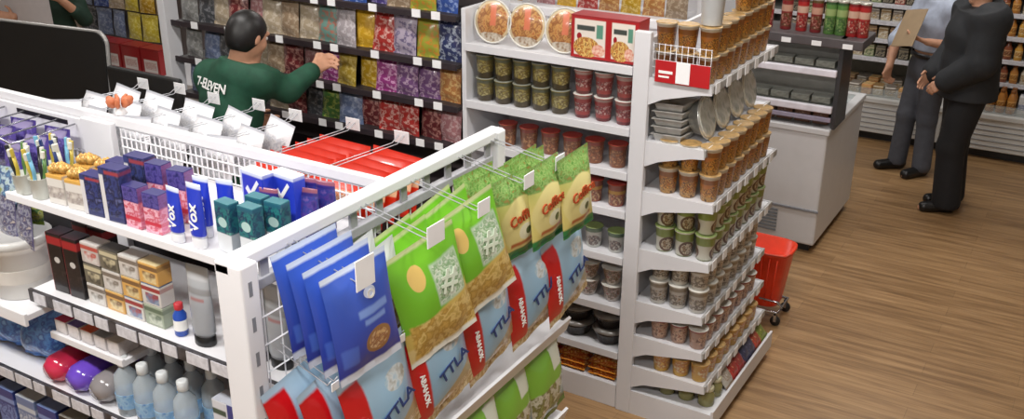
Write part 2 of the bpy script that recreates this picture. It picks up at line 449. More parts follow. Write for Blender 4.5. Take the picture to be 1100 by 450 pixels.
REDC = pack('red_carton_print', (164, 26, 30), [('rect', -.40, .36, .08, .92, (222, 214, 204)), ('rect', -.34, .1, .66, .78, (60, 70, 66)), ('rect', .14, .3, .5, .82, (86, 140, 120)), ('ell', -.28, .52, .06, .08, (150, 30, 36)), ('espk', -.1, .27, .32, .24, [(214, 160, 70), (150, 80, 40), (226, 190, 110), (110, 60, 30)], 46), ('espk', .2, .22, .16, .14, [(206, 110, 90), (230, 200, 180)], 50)], .2, .19, .35)
def mk_redcarton():
    o = obj('noodle_carton', MB().box(-.098, -.002, 0, .098, .11, .19, c=.004), REDC)
    obj('top_flap', MB().box(-.099, -.004, .188, .099, .112, .192, c=.001), mat('red_card', (150, 24, 28), .45), o)
    return o
place('red_carton', mk_redcarton, (-1.925, GY0+.03, 1.74), 0, 'red and white noodle carton with food picture beside the round bowls', 'carton', 'red noodle cartons')
place('red_carton', mk_redcarton, (-1.765, GY0+.03, 1.74), 0, 'red and white noodle carton with food picture against the white post', 'carton', 'red noodle cartons', scale=(.72, 1, 1))

# ------------------------------------------------------------------ noodle end cap (faces +X)
RAILG = mat('rail_insert_grey', (170, 168, 166), .4, var=.16, scale=36)
EZ = [1.70, 1.415, 1.175, .89, .62, .435, .265, .13]
EXF = [-1.335, -1.345, -1.285, -1.28, -1.29, -1.275, -1.25, -1.20]
EY0, EY1 = 3.85, 4.76
e = thing('end_cap_unit', 'white end cap shelving of stacked noodle cups beside the wooden floor', 'shelves', (-1.5, 4.3, 0))
obj('upright', rel(e, MB().box(-1.70, EY0-.005, .0, -1.625, EY0+.028, 1.9, c=.004)), WHITE2, e)
obj('upright', rel(e, MB().box(-1.70, EY1-.028, .0, -1.625, EY1+.002, 1.9, c=.004)), WHITE2, e)
obj('back_panel', rel(e, MB().box(-1.668, EY0+.028, .05, -1.648, EY1-.028, 1.86)), WHITE2, e)
obj('wire_divider', rel(e, (lambda mb: [mb.tube([(-1.62, EY0+.02, 1.715+.034*j), (-1.36, EY0+.02, 1.715+.034*j)], .0016, 5) for j in range(5)] and [mb.tube([(-1.62+.026*i, EY0+.02, 1.70), (-1.62+.026*i, EY0+.02, 1.855)], .0014, 5) for i in range(11)] and mb)(MB())), WIRE, e)
for i, (z, xf) in enumerate(zip(EZ, EXF)):
    if i < 7:
        s_ = obj('shelf', rel(e, MB().box(-1.645, EY0+.01, z-.022, xf-.012, EY1-.01, z, c=.002)), WHITE2, e)
        for yy in (EY0+.004, EY1-.012):
            obj('bracket', rel(e, MB().prism([(-1.63, z+.004), (xf-.01, z+.004), (xf-.004, z-.036), (xf-.06, z-.042), (-1.56, z-.085), (-1.63, z-.12)], 'y', yy, yy+.006)), WHITE2, s_)
        mb = MB().box(xf-.014, EY0+.006, z-.028, xf, EY1-.006, z+.006, c=.002)
        obj('price_rail', rel(e, mb), RAILG, s_)
        for k in range(7):
            yy = EY0+.03+.125*k+.012*((i*3+k) % 3)
            obj('price_tag', rel(e, MB().box(xf, yy, z-.034, xf+.003, yy+.05, z+.012)), TAG, s_)
    else:
        obj('base_deck', rel(e, MB().prism([(-1.645, .0), (xf-.05, .0), (xf-.05, .05), (xf, .055), (xf, z+.02), (xf-.012, z+.02), (xf-.012, z), (-1.645, z)], 'y', EY0, EY1)), WHITE2, e)
sh = e
# red header with a blank white card, hung on the near end of the top shelf
SR = thing('shelf_sign', 'red promotion strip with white card hung below the top end-cap shelf', 'sign', (-1.48, EY0-.008, 1.735))
obj('red_strip', MB().box(-.115, -.002, -.04, .13, .002, .055, c=.001), mat('sign_red', (178, 24, 30), .4, var=.03), SR)
cd = obj('white_card', MB().box(-.02, -.004, -.035, .042, -.002, .058, c=.0005), TAG, SR); cd['label'] = 'white card'
obj('print_lines', MB().box(-.098, -.0035, .0, -.035, -.002, .012).box(-.098, -.0035, -.018, -.05, -.002, -.010), INK_W, SR)

def endcap_stock(si, key, tiers, dz, pitch=.098, near=3, words='', ordn='', g_=None, off=.055):
    z, xf = EZ[si], EXF[si]
    d = CUPS[key]; n = int((EY1-EY0-.1)/pitch)
    sc = (1.04, 1.04, {0: 1.07, 2: 1.11, 3: 1.11, 4: 1.05}.get(si, 1.0)); dz = dz*sc[2]
    for t_ in range(tiers):
        tw = '' if tiers == 1 else (', lower layer', ', upper layer', ', top layer')[t_] if tiers == 3 else (', lower layer', ', upper layer')[t_]
        for k in range(n+1):
            y = EY0+.07+k*pitch
            if y > EY1-.05: break
            cup(key, (xf-off+random.uniform(-.004, .004), y, z+.001+t_*dz), PI/2+random.uniform(-.25, .25),
                '%s%s, %s end-cap shelf front, %s from the near post' % (words, tw, ordn, ORD[k]), g_, sc)
        for r in range(1, near):
            cup(key, (xf-off-.097*r, EY0+.07+random.uniform(-.004, .006), z+.001+t_*dz), PI/2*.4,
                '%s%s, %s end-cap shelf, %s at the near bracket' % (words, tw, ordn, ('', 'second row', 'rear row')[r]), g_, sc)
endcap_stock(0, 'amber', 2, .113, .1, 3, 'amber picture noodle cup', 'top', 'amber cups on the top end-cap shelf')
endcap_stock(2, 'amber', 2, .113, .1, 3, 'amber noodle cup', 'third', 'amber cups on the third end-cap shelf')
endcap_stock(3, 'green', 2, .113, .1, 3, 'green banded noodle cup', 'fourth', 'green banded cups on the fourth end-cap shelf')
endcap_stock(4, 'brown', 2, .113, .1, 3, 'grey brown noodle cup', 'fifth', 'grey brown cups on the fifth end-cap shelf')
endcap_stock(5, 'tan', 1, .1, .1, 3, 'pinkish tan noodle cup', 'sixth', 'tan cups on the sixth end-cap shelf')
endcap_stock(6, 'yellow', 1, .1, .1, 3, 'yellow noodle cup', 'seventh', 'yellow cups on the seventh end-cap shelf')
# third layer at the far end of the top shelf, and the white tub near the post
for k in range(4, 8):
    cup('amber', (EXF[0]-.055, EY0+.07+.1*k, 1.70+.2435), PI/2, 'amber noodle cup, third layer, top end-cap shelf, %s from the near post' % ORD[k], 'amber cups on the top end-cap shelf')
def mk_tub():
    o = obj('plastic_tub', MB().lathe([(.040, 0), (.044, .004), (.050, .125), (.053, .128), (.053, .138)], 22), mat('milky_tub', (206, 212, 216), .3, var=.02))
    obj('lid', MB().lathe([(.054, .136), (.056, .139), (.056, .152), (.045, .155), (.0, .155)], 22), mat('milky_lid', (190, 196, 200), .3), o); return o
place('tub', mk_tub, (-1.395, EY0+.085, 1.945), 0, 'milky white lidded plastic tub standing on the top noodle cups by the post', 'tub')

# silver foil bowls on edge and a stack of grey foil trays on the second end-cap shelf
def mk_foilbowl():       # axis toward +X (standing on edge), centre at origin
    mb = MB().lathe([(.0, -.055), (.06, -.055), (.066, -.05), (.086, .0), (.098, .004), (.100, .010), (.096, .012), (.0, .008)], 30)
    for p in range(0): pass
    mb.v = [(z, x, y) for x, y, z in mb.v]
    o = obj('foil_bowl', mb, SILVER)
    obj('card_lid', (lambda m: (setattr(m, 'v', [(z, x, y) for x, y, z in m.v]), m)[1])(MB().lathe([(.09, .011), (.09, .015), (.08, .0155), (.0, .0155)], 30)), pack('foil_lid_print', (222, 224, 218), [('all', (222, 224, 218)), ('spk', -9, 9, -9, 9, [(184, 190, 184), (236, 238, 232), (214, 216, 206)], 14)], .2, .2, .25), o)
    return o
for k in range(4):
    place('foil_bowl', mk_foilbowl, (EXF[1]-.075, EY0+.17+.19*k, 1.418+.098), 0, 'silver foil bowl standing on edge, %s from the near post on its shelf' % ORD[k], 'bowl', 'silver foil bowls on the second end-cap shelf', tilt=(0, -.25))
FT = mat('grey_foil_tray', (186, 184, 180), .35, metal=.3, var=.12)
def mk_tray():
    return obj('foil_tray', MB().lathe([(.0, 0), (.085, 0), (.10, .028), (.112, .030), (.112, .034), (.098, .034), (.084, .006), (.0, .006)], 4, 0, sx=1.0, sy=.8, smooth=False), FT)
for k in range(5):
    place('foil_tray', mk_tray, (-1.535, EY0+.105, 1.416+.035*k), PI/4*0+.785, 'grey foil tray, %s up in the stack beside the white post' % ORD[k], 'tray', 'grey foil trays stacked beside the post')

MATS['foil_lid_print'].node_tree.nodes['Principled BSDF'].inputs['Metallic'].default_value = .5
# base deck stock of the end cap: glass jars, red, blue and green packs
JARG = mat('olive_jar_glass', (150, 146, 96), .15, alpha=.75)
def mk_jar():
    o = obj('glass_jar', MB().lathe([(.036, 0), (.04, .004), (.04, .06), (.03, .074), (.03, .08)], 18), JARG)
    obj('lid', MB().lathe([(.033, .078), (.034, .08), (.034, .094), (.028, .096)], 18), mat('jar_lid_gold', (196, 190, 160), .3, metal=.3), o); return o
for k in range(3):
    place('jar', mk_jar, (-1.27-.1*k, EY0+.09, .131), 0, 'small glass jar of olive food on the base deck, %s from the deck front' % ORD[k], 'jar', 'glass jars on the end-cap base')
place('jar', mk_jar, (-1.268, EY0+.19, .131), 0, 'small glass jar of olive food behind the front corner jar on the base deck', 'jar', 'glass jars on the end-cap base')
SP = {}
def small_bag_mat(name, a, b, c, w=.15, h=.2):
    return pack('print_'+name, a, [('rect', -.5, .5, -.32, -.14, b), ('espk', 0, -.6, .36, .26, [b, c, a, c], 40), ('rect', -.5, .5, -.06, .1, c), ('rect', -.5, .5, -1.1, -.94, c)], w, h, .3, .02)
for k, (nm, a, b, c) in enumerate([('clear', (176, 170, 160), (200, 196, 190), (140, 120, 100)), ('red', (170, 50, 40), (206, 130, 100), (120, 30, 30)), ('crimson', (150, 40, 44), (190, 110, 90), (110, 60, 50)), ('navy', (52, 54, 84), (90, 90, 120), (40, 40, 60)), ('slate', (70, 72, 96), (100, 100, 126), (56, 50, 60)), ('scarlet', (176, 66, 50), (206, 150, 120), (120, 60, 40)), ('lime', (130, 140, 60), (180, 170, 90), (90, 100, 50))]):
    place('basepack_'+nm, bag_maker('snack_packet', .12, .14, .022, small_bag_mat('basepack_'+nm, a, b, c, .12, .14), None, k, 8, 10),
          (EXF[7]-.12, EY0+.30+.088*k, .131+.105), PI/2, nm+' snack packet leaning on the end-cap base, %s from the jars' % ORD[k], 'snack', 'packets on the end-cap base', tilt=(-.80, 0))

# ------------------------------------------------------------------ bag pegs along the same run, behind the clerk
px0, px1, PY, PYB = -4.59, -2.615, 3.86, 4.10
pg = thing('peg_display', 'long dark backed peg display of small snack bags beyond the clerk', 'shelves', (-3.6, 4.0, 0))
obj('upright', rel(pg, MB().box(-4.65, 3.80, 0, -4.595, 3.90, 2.15, c=.004)), WHITE2, pg)
obj('back_panel', rel(pg, MB().box(px0, PYB, .1, px1, PYB+.03, 2.15)), mat('peg_back', (70, 62, 62), .6), pg)
obj('base_deck', rel(pg, MB().box(px0, PY, 0, px1, PYB, .14, c=.003)), WHITE2, pg)
PROW = [1.87, 1.635, 1.425, 1.215, 1.0]
for z in PROW:
    r_ = obj('shelf', rel(pg, MB().box(px0, PY-.02, z-.03, px1, PYB, z-.012, c=.002)), mat('peg_shelf_black', (46, 40, 42), .5), pg)
    obj('price_rail', rel(pg, MB().box(px0, PY-.028, z-.036, px1, PY-.018, z-.004, c=.002)), mat('peg_rail_dark', (48, 40, 44), .4), r_)
    for k in range(9):
        x = px0+.12+.215*k+.05*((k*7+int(z*100)) % 3)
        obj('price_tag', rel(pg, MB().box(x, PY-.032, z-.034, x+.05, PY-.028, z+.004)), TAG, r_)
def pbm(nm, a, b, c, w=.14, h=.2, sc=34):
    return pack('snack_'+nm, a, [('espk', .05, -.62, .46, .24, [b, c, b, a], sc), ('rect', -.42, .42, -.36, -.17, b), ('spk', -.36, .36, -.32, -.21, [b, c, b, c], 60), ('rect', -.5, .5, -.05, .1, c), ('rect', -.5, .5, -1.1, -.95, a), ('spk', -.5, .5, -1, 0, [a, a, a, b, a], 26) if sc > 30 else ('rect', -.5, .5, -.5, -.48, a)], w, h, .28, .05, .5)
SN = {   # name: base, second, third
 'blue': ((52, 80, 150), (140, 160, 206), (40, 50, 110)), 'violet': ((84, 72, 140), (170, 160, 200), (60, 50, 90)),
 'maroon': ((104, 40, 44), (180, 130, 120), (60, 26, 30)), 'pink': ((176, 122, 126), (210, 180, 180), (120, 70, 80)),
 'tan': ((150, 128, 104), (190, 172, 150), (100, 80, 66)), 'teal': ((112, 150, 140), (190, 110, 90), (206, 206, 196)),
 'silver': ((164, 156, 160), (206, 200, 204), (110, 84, 100)), 'amber': ((206, 160, 40), (230, 190, 80), (190, 110, 30)),
 'red': ((170, 50, 46), (214, 170, 160), (120, 36, 40)), 'lavender': ((176, 164, 182), (90, 80, 120), (206, 200, 210)),
 'olive': ((158, 160, 58), (206, 130, 50), (200, 206, 130)), 'navy': ((48, 56, 96), (170, 180, 196), (30, 34, 60)),
 'magenta': ((150, 60, 126), (220, 170, 206), (100, 40, 100)), 'mustard': ((166, 140, 52), (200, 180, 110), (120, 80, 40)),
 'gold': ((190, 150, 36), (226, 200, 120), (140, 90, 30)), 'plum': ((112, 76, 120), (186, 160, 180), (80, 50, 80)),
 'copper': ((176, 120, 70), (214, 180, 120), (130, 70, 50)), 'charcoal': ((70, 72, 76), (130, 130, 134), (46, 46, 50)),
 'green': ((78, 120, 60), (170, 180, 90), (50, 80, 50)), 'beige': ((176, 160, 136), (206, 194, 176), (130, 110, 90)),
 'grey': ((126, 126, 124), (160, 160, 158), (90, 90, 92)), 'yellow': ((206, 186, 60), (226, 214, 120), (160, 130, 50)), 'steel': ((104, 118, 150), (150, 160, 184), (70, 80, 110))}
PRW = [ # left to right from the tall white upright (x=-4.6) to the noodle shelving
 ['charcoal', 'charcoal', 'green', 'pink', 'tan', 'beige', 'tan', 'maroon', 'pink', 'blue', 'violet', 'tan', 'olive', 'blue'],
 ['grey', 'charcoal', 'beige', 'maroon', 'pink', 'beige', 'tan', 'beige', 'teal', 'silver', 'amber', 'red', 'lavender', 'olive', 'navy'],
 ['grey', 'steel', 'charcoal', 'steel', 'beige', 'tan', 'maroon', 'pink', 'magenta', 'mustard', 'gold', 'magenta', 'plum', 'plum', 'copper'],
 ['steel', 'grey', 'charcoal', 'tan', 'grey', 'beige', 'maroon', 'charcoal', 'green', 'steel', 'maroon', 'red', 'red', 'maroon', 'pink'],
 ['tan', 'grey', 'maroon', 'green', 'tan', 'beige', 'red', 'maroon', 'pink', 'tan', 'grey', 'maroon', 'red', 'pink', 'plum']]
PRWN = ['top', 'second', 'third', 'fourth', 'fifth']
def mk_small(nm):
    return bag_maker('snack_bag', .135, .195, .028, pbm(nm, *SN[nm]), None, len(nm)*7+ord(nm[0]), 8, 10)
for ri, (z, row) in enumerate(zip(PROW, PRW)):
    if ri == 4: break
    n = len(row); pitch = (px1-px0-.06)/n
    for k, nm in enumerate(row):
        x = px0+.03+pitch*(k+.5)
        if ri == 2 and -3.62 < x < -3.0 and False: continue
        sc = (1.1, 1.0, (.98 if ri > 1 else 1.1))
        place('small_'+nm, mk_small(nm), (x, PY+.055+.012*((k*5) % 3), z+.185*sc[2]-.006), random.uniform(-.18, .18),
              nm+' snack bag, %s peg row, %s from the noodle shelving' % (PRWN[ri], ORD[n-1-k]), 'snack', 'snack bags on the %s peg row' % PRWN[ri],
              tilt=(-.06-.05*((k*3) % 2), random.uniform(-.06, .06)), scale=sc)

# ------------------------------------------------------------------ peg wall at the far left with yellow bags, and red cartons below
wl = thing('peg_wall', 'dark peg wall of yellow and blue bags behind the checkout clerk', 'shelves', (-7.3, 5.8, 0))
obj('back_panel', rel(wl, MB().box(-9.2, 5.76, 0, -6.0, 5.80, 2.2)), mat('peg_wall_board', (92, 84, 82), .6), wl)
obj('ledge', rel(wl, MB().box(-9.2, 5.22, .66, -6.0, 5.76, .70, c=.004)), WHITE2, wl)
obj('cabinet', rel(wl, MB().box(-9.2, 5.26, 0, -6.0, 5.76, .66)), mat('ledge_cabinet', (170, 168, 166), .5), wl)
for k, (x, row) in enumerate([(-8.3, ['beige', 'tan']), (-8.1, ['tan', 'beige']), (-7.9, ['charcoal', 'steel']), (-7.7, ['steel', 'blue']), (-7.5, ['steel', 'beige']), (-7.3, ['yellow', 'yellow']), (-7.1, ['yellow', 'gold']), (-6.9, ['olive', 'tan'])]):
    for j, nm in enumerate(row):
        place('small_'+nm, mk_small(nm), (x, 5.71, 1.07+.25*j), random.uniform(-.2, .2), nm+' bag on the checkout peg wall, %s row, %s from its beige end' % (('lower', 'upper')[j], ORD[k]), 'snack', 'bags on the peg wall', tilt=(-.06, 0), scale=(1.3, 1.2, 1.2))
RC2 = pack('red_box_print', (150, 28, 32), [('rect', -.36, .36, .08, .6, (214, 206, 204)), ('spk', -.3, .3, .2, .5, [(214, 206, 204), (190, 150, 146), (214, 206, 204)], 40)], .22, .2, .4)
for k in range(4):
    place('red_box', lambda: (lambda o: (obj('lid', MB().box(-.112, -.002, .2, .112, .152, .215, c=.002), mat('red_box_lid', (140, 30, 32), .45), o), o)[1])(obj('gift_box', MB().box(-.11, 0, 0, .11, .15, .2, c=.003), RC2)),
          (-7.35+.24*k, 5.28, .701), 0, 'red box with white front label on the ledge, %s from the yellow bags' % ORD[k], 'box', 'red boxes on the ledge')

# ------------------------------------------------------------------ checkout: counter with two black screens
ck = thing('checkout_counter', 'pale checkout counter behind the toiletries rack', 'counter', (-4.6, 3.12, 0))
obj('body', rel(ck, MB().box(-5.7, 2.99, .08, -4.20, 3.34, .98)), mat('counter_laminate', (196, 192, 186), .5), ck)
obj('plinth', rel(ck, MB().box(-5.66, 3.02, 0, -4.24, 3.3, .08)), DARK, ck)
obj('worktop', rel(ck, MB().box(-5.73, 2.92, .98, -4.16, 3.37, 1.02, c=.006)), mat('counter_top', (120, 116, 110), .35), ck)
BLK = mat('black_screen', (13, 13, 14), .55, var=.1)
def screen(name, label, x0, x1, z0, z1, y, r):
    t = thing(name, label, 'screen', ((x0+x1)/2, y, z0))
    def rr(x0, x1, z0, z1, r, n=6):
        pts = []
        for cx, cz, a in ((x1-r, z1-r, 0), (x0+r, z1-r, 1), (x0+r, z0+r*.2, 2), (x1-r, z0+r*.2, 3)):
            rr_ = r if a < 2 else r*.2
            pts += [(cx+rr_*math.cos(PI/2*(a+q/n)), cz+rr_*math.sin(PI/2*(a+q/n))) for q in range(n+1)]
        return pts
    p = rr(x0, x1, z0, z1, r)
    obj('panel', rel(t, MB().prism(p, 'y', y-.018, y+.018)), BLK, t)
    obj('edge_frame', rel(t, MB().tube([(a, y, b) for a, b in p], .011, 6, closed=True)), mat('screen_edge', (150, 148, 146), .35, metal=.3), t)
    for xx in (x0+.12, x1-.14):
        obj('foot', rel(t, MB().box(xx-.05, y-.05, 1.021, xx+.05, y+.05, 1.035, c=.003).box(xx-.02, y-.012, 1.03, xx+.02, y+.012, z0+.02)), DARK, t)
    return t
screen('divider_screen', 'large black divider screen with thin grey rounded edge above the toiletries rack', -5.45, -4.145, 1.16, 1.75, 3.06, .06)
SCR = bpy.data.objects['divider_screen']; SCR.rotation_euler.z = .13; SCR.location.y -= .65*math.sin(.13); SCR.location.x += .65*(1-math.cos(.13))
t = thing('low_screen', 'lower black divider screen between the large one and the clerk', 'screen', (-3.85, 3.04, 1.0))
obj('panel', rel(t, MB().box(-4.10, 3.0, .0, -3.60, 3.035, 1.605, c=.012)), BLK, t)
obj('foot', rel(t, MB().box(-3.98, 2.985, 0, -3.70, 3.05, .03, c=.003)), DARK, t)

# ------------------------------------------------------------------ display freezer behind the end cap
FZ = mat('freezer_white', (206, 206, 208), .35, var=.015)
fz = thing('display_freezer', 'white display freezer with glass front and lit shelf bars behind the end cap', 'freezer', (-1.75, 6.7, 0))
obj('plinth', rel(fz, MB().box(-2.12, 6.23, 0, -1.40, 7.14, .07)), mat('plinth_dark', (40, 40, 42), .5), fz)
obj('body', rel(fz, MB().box(-2.15, 6.18, .06, -1.36, 7.18, .84, c=.014)), FZ, fz)
vent = MB()
for k in range(7): vent.box(-2.0, 6.172, .12+.024*k, -1.62, 6.18, .132+.024*k)
obj('vent_grille', rel(fz, vent), mat('vent_grey', (120, 126, 132), .4), fz)
obj('lower_trim', rel(fz, MB().box(-2.15, 6.170, .30, -1.355, 6.182, .315, c=.002)), GREY, fz)
obj('top_frame', rel(fz, MB().box(-2.16, 6.17, .835, -1.35, 6.235, .875, c=.006).box(-2.16, 7.13, .835, -1.35, 7.19, .875, c=.006).box(-2.16, 6.235, .835, -2.10, 7.13, .875, c=.006).box(-1.41, 6.235, .835, -1.35, 7.13, .875, c=.006)), FZ, fz)
obj('lid_glass', rel(fz, MB().box(-2.10, 6.50, .862, -1.41, 7.13, .870)), GLASS, fz)
obj('side_panel', rel(fz, MB().prism([(6.215, .87), (6.50, .87), (6.46, 1.46), (6.20, 1.46)], 'x', -1.362, -1.335)), mat('side_smoke', (62, 62, 64), .25), fz)
obj('side_panel', rel(fz, MB().prism([(6.215, .87), (6.50, .87), (6.46, 1.46), (6.20, 1.46)], 'x', -2.155, -2.13)), mat('side_smoke', (62, 62, 64), .25), fz)
obj('rear_glass', rel(fz, MB().box(-2.13, 6.46, .87, -1.362, 6.468, 1.42)), mat('smoked_panel', (176, 176, 170), .2), fz)
for z in (1.235, 1.0):
    s_ = obj('glass_shelf', rel(fz, MB().box(-2.13, 6.215, z, -1.362, 6.46, z+.008)), mat('shelf_glass', (170, 176, 172), .1, alpha=.5), fz)
    obj('light_bar', rel(fz, MB().box(-2.14, 6.18, z-.022, -1.358, 6.215, z+.022, c=.006)), mat('bar_pale', (226, 222, 232), .2), s_)
obj('front_rail', rel(fz, MB().box(-2.14, 6.183, .92, -1.358, 6.205, .95, c=.004)), mat('bar_purple', (176, 168, 190), .15, metal=.4), fz)
obj('canopy', rel(fz, MB().box(-2.18, 6.17, 1.40, -1.22, 6.52, 1.46, c=.006)), mat('canopy_dark', (86, 80, 82), .4), fz)
for k in range(3):
    obj('price_tag', rel(fz, MB().box(-1.72+.19*k, 6.166, 1.405, -1.66+.19*k, 6.17, 1.435)), TAG, fz)
FPK = pack('frozen_box_print', (120, 84, 66), [('espk', 0, .5, .4, .36, [(170, 120, 90), (90, 60, 50), (190, 160, 140)], 40)], .1, .08, .3)
for k in range(6):
    place('frozen_box', lambda: (lambda o: (obj('lid', MB().box(-.051, -.001, .07, .051, .121, .076, c=.002), mat('frozen_lid', (150, 110, 90), .4), o), o)[1])(obj('frozen_food_box', MB().box(-.05, 0, 0, .05, .12, .07, c=.004), FPK)),
          (-2.03+.118*k, 6.27, .877), 0, 'brown frozen food box behind the freezer glass, %s from the smoked side panel' % ORD[5-k], 'box', 'frozen boxes in the freezer')
for k in range(5):
    for j in range(2):
        place('snackbox', lambda: (lambda o: (obj('lid', MB().box(-.061, -.001, .06, .061, .101, .066, c=.002), mat('grey_green_lid', (168, 170, 162), .4), o), o)[1])(obj('snack_box', MB().box(-.06, 0, 0, .06, .1, .06, c=.004), mat('grey_green_card', (162, 162, 152), .45, var=.2, scale=30))),
              (-2.0+.135*k, 6.30, (1.009, 1.244)[j]), 0, 'grey green box on the %s freezer shelf, %s from the smoked side panel' % (('lower', 'upper')[j], ORD[4-k]), 'box', 'boxes on the freezer glass shelves', scale=(1, 1, .62))
TP = {'red': ((170, 40, 40), (206, 170, 150), (120, 30, 34)), 'dark red': ((130, 38, 40), (196, 150, 130), (90, 70, 40)), 'green': ((88, 130, 64), (150, 170, 110), (54, 84, 50))}
for k, (nm, x) in enumerate([('dark red', -1.97), ('red', -1.86), ('dark red', -1.74), ('red', -1.64), ('dark red', -1.55), ('green', -1.465), ('green', -1.395), ('red', -1.325), ('red', -1.26)]):
    key = 'canpack_'+nm
    a, b, c = TP[nm]
    m = pack(key, a, [('spk', -1, 1, .1, .5, [b, a, c, b], 36), ('rect', -1, 1, .88, 1.1, c), ('rect', -1, 1, .55, .75, b)], .07, .21, .3)
    place(key, lambda: (lambda o: (obj('lid', MB().lathe([(.036, .2), (.037, .202), (.037, .214), (.03, .216)], 14), mat('tin_lid', (190, 186, 176), .3, metal=.5), o), o)[1])(obj('snack_canister', MB().lathe([(.034, 0), (.036, .003), (.036, .2)], 14), m)),
          (x, 6.30, 1.461), 0, nm+' snack canister standing on the freezer canopy, %s from its aisle end' % ORD[8-k], 'canister', 'canisters on the freezer canopy')

# ------------------------------------------------------------------ far gondola seen above the noodle shelving
fg = thing('far_shelving', 'white far shelving run with orange packs behind the noodle gondola', 'shelves', (-3.4, 6.5, 0))
for x in (-4.9, -3.55, -2.24): obj('upright', rel(fg, MB().box(x-.03, 6.1, 0, x+.03, 6.8, 1.8, c=.004)), WHITE2, fg)
obj('back_panel', rel(fg, MB().box(-4.9, 6.5, 0, -2.22, 6.53, 1.78)), WHITE2, fg)
for z in (1.46, 1.12, .78, .44, .12):
    obj('shelf', rel(fg, MB().box(-4.87, 6.10, z-.03, -2.26, 6.5, z, c=.003)), WHITE2, fg)
FC = ['copper', 'amber', 'copper', 'red', 'navy', 'gold', 'tan', 'copper', 'pink', 'amber', 'red', 'copper', 'gold', 'copper', 'tan']
for k, nm in enumerate(FC):
    place('small_'+nm, mk_small(nm), (-4.76+.165*k, 6.22, 1.462+.215), random.uniform(-.1, .1), nm+' bag standing on the far shelving top, %s from the freezer' % ORD[14-k], 'snack', 'bags on the far shelving', tilt=(-.1, 0), scale=(1.15, 1, 1.1))

# ------------------------------------------------------------------ refrigerated wall cabinets
def cooler(x0, x1, zs, label):
    c = thing('refrigerated_cabinet', label, 'refrigerator', ((x0+x1)/2, 9.4, 0))
    obj('plinth', rel(c, MB().box(x0, 8.95, 0, x1, 9.85, .09)), mat('plinth_dark', (40, 40, 42), .5), c)
    k = obj('kick_panel', rel(c, MB().box(x0, 8.87, .08, x1, 8.92, .36, c=.008)), mat('cooler_white', (206, 206, 204), .4, var=.02), c)
    gr = MB()
    for j in range(5): gr.box(x0+.03, 8.866, .12+.045*j, x1-.03, 8.872, .126+.045*j)
    obj('vent_grille', rel(c, gr), GREY, k)
    obj('bumper', rel(c, MB().box(x0, 8.855, .35, x1, 8.93, .40, c=.01)), mat('cooler_white', (206, 206, 204), .4), c)
    obj('deck', rel(c, MB().box(x0+.03, 8.90, .36, x1-.03, 9.78, .40)), mat('deck_pale', (186, 184, 178), .4), c)
    obj('front_glass', rel(c, MB().box(x0+.03, 8.90, .40, x1-.03, 8.906, .47)), GLASS, c)
    obj('back_panel', rel(c, MB().box(x0, 9.78, .05, x1, 9.85, 2.1)), mat('cooler_inner', (176, 172, 160), .4), c)
    obj('side_panel', rel(c, MB().prism([(8.9, .08), (9.85, .08), (9.85, 2.1), (9.05, 2.1), (9.05, .9), (8.9, .4)], 'x', x0, x0+.03)), mat('cooler_white', (206, 206, 204), .4), c)
    obj('side_panel', rel(c, MB().prism([(8.9, .08), (9.85, .08), (9.85, 2.1), (9.05, 2.1), (9.05, .9), (8.9, .4)], 'x', x1-.03, x1)), mat('cooler_white', (206, 206, 204), .4), c)
    obj('canopy', rel(c, MB().box(x0, 8.98, 2.0, x1, 9.85, 2.14, c=.01)), mat('cooler_white', (206, 206, 204), .4), c)
    for z in zs:
        s_ = obj('shelf', rel(c, MB().box(x0+.03, 9.09, z-.016, x1-.03, 9.78, z)), mat('cooler_white', (206, 206, 204), .4), c)
        obj('price_rail', rel(c, MB().box(x0+.03, 9.078, z-.032, x1-.03, 9.092, z+.006, c=.002)), TAGCLR, s_)
    return c
ZL, ZR = [.70, .87, 1.03, 1.18, 1.34], [.62, .815, 1.01, 1.2, 1.39]
cooler(-3.4, -1.02, ZL, 'open wall refrigerator of small cartons beside the freezer and the men')
cooler(-1.0, 1.2, ZR, 'open wall refrigerator of amber bottles behind the man in the dark jacket')
CAR = {'cream': ((196, 184, 158), (150, 120, 80), (210, 204, 190)), 'green': ((120, 136, 92), (196, 190, 160), (80, 96, 64)), 'brown': ((128, 96, 70), (190, 160, 120), (90, 64, 48)), 'white': ((206, 200, 190), (130, 120, 110), (176, 150, 110)), 'red': ((156, 66, 54), (206, 186, 166), (110, 44, 40)), 'orange': ((196, 130, 70), (214, 176, 120), (150, 90, 50)), 'dark': ((66, 60, 52), (150, 140, 120), (44, 40, 36))}
def mk_carton(nm):
    a, b, c = CAR[nm]
    def mk():
        m = pack('carton_'+nm, a, [('spk', -.5, .5, .1, .7, [a, b, c, a], 30), ('rect', -.5, .5, .72, .86, b)], .085, .1, .4)
        o = obj('drink_carton', MB().box(-.042, 0, 0, .042, .09, .095, c=.006), m)
        obj('lid', MB().box(-.038, .006, .094, .038, .084, .102, c=.002), mat('carton_lid_'+nm, b, .4), o); return o
    return mk
seqL = ['cream', 'white', 'brown', 'white', 'green', 'cream', 'dark', 'white', 'red', 'cream', 'dark', 'white', 'green', 'brown', 'cream']
for si, z in enumerate(ZL[:5]):
    for k in range(14):
        nm = seqL[(k*2+si*5) % 15]
        place('carton_'+nm, mk_carton(nm), (-1.16-.098*k, 9.12, z+.001), random.uniform(-.1, .1), nm+' carton in the wall refrigerator, %s shelf up, %s from the men' % (ORD[si], ORD[k]), 'carton', 'cartons in the wall refrigerator')
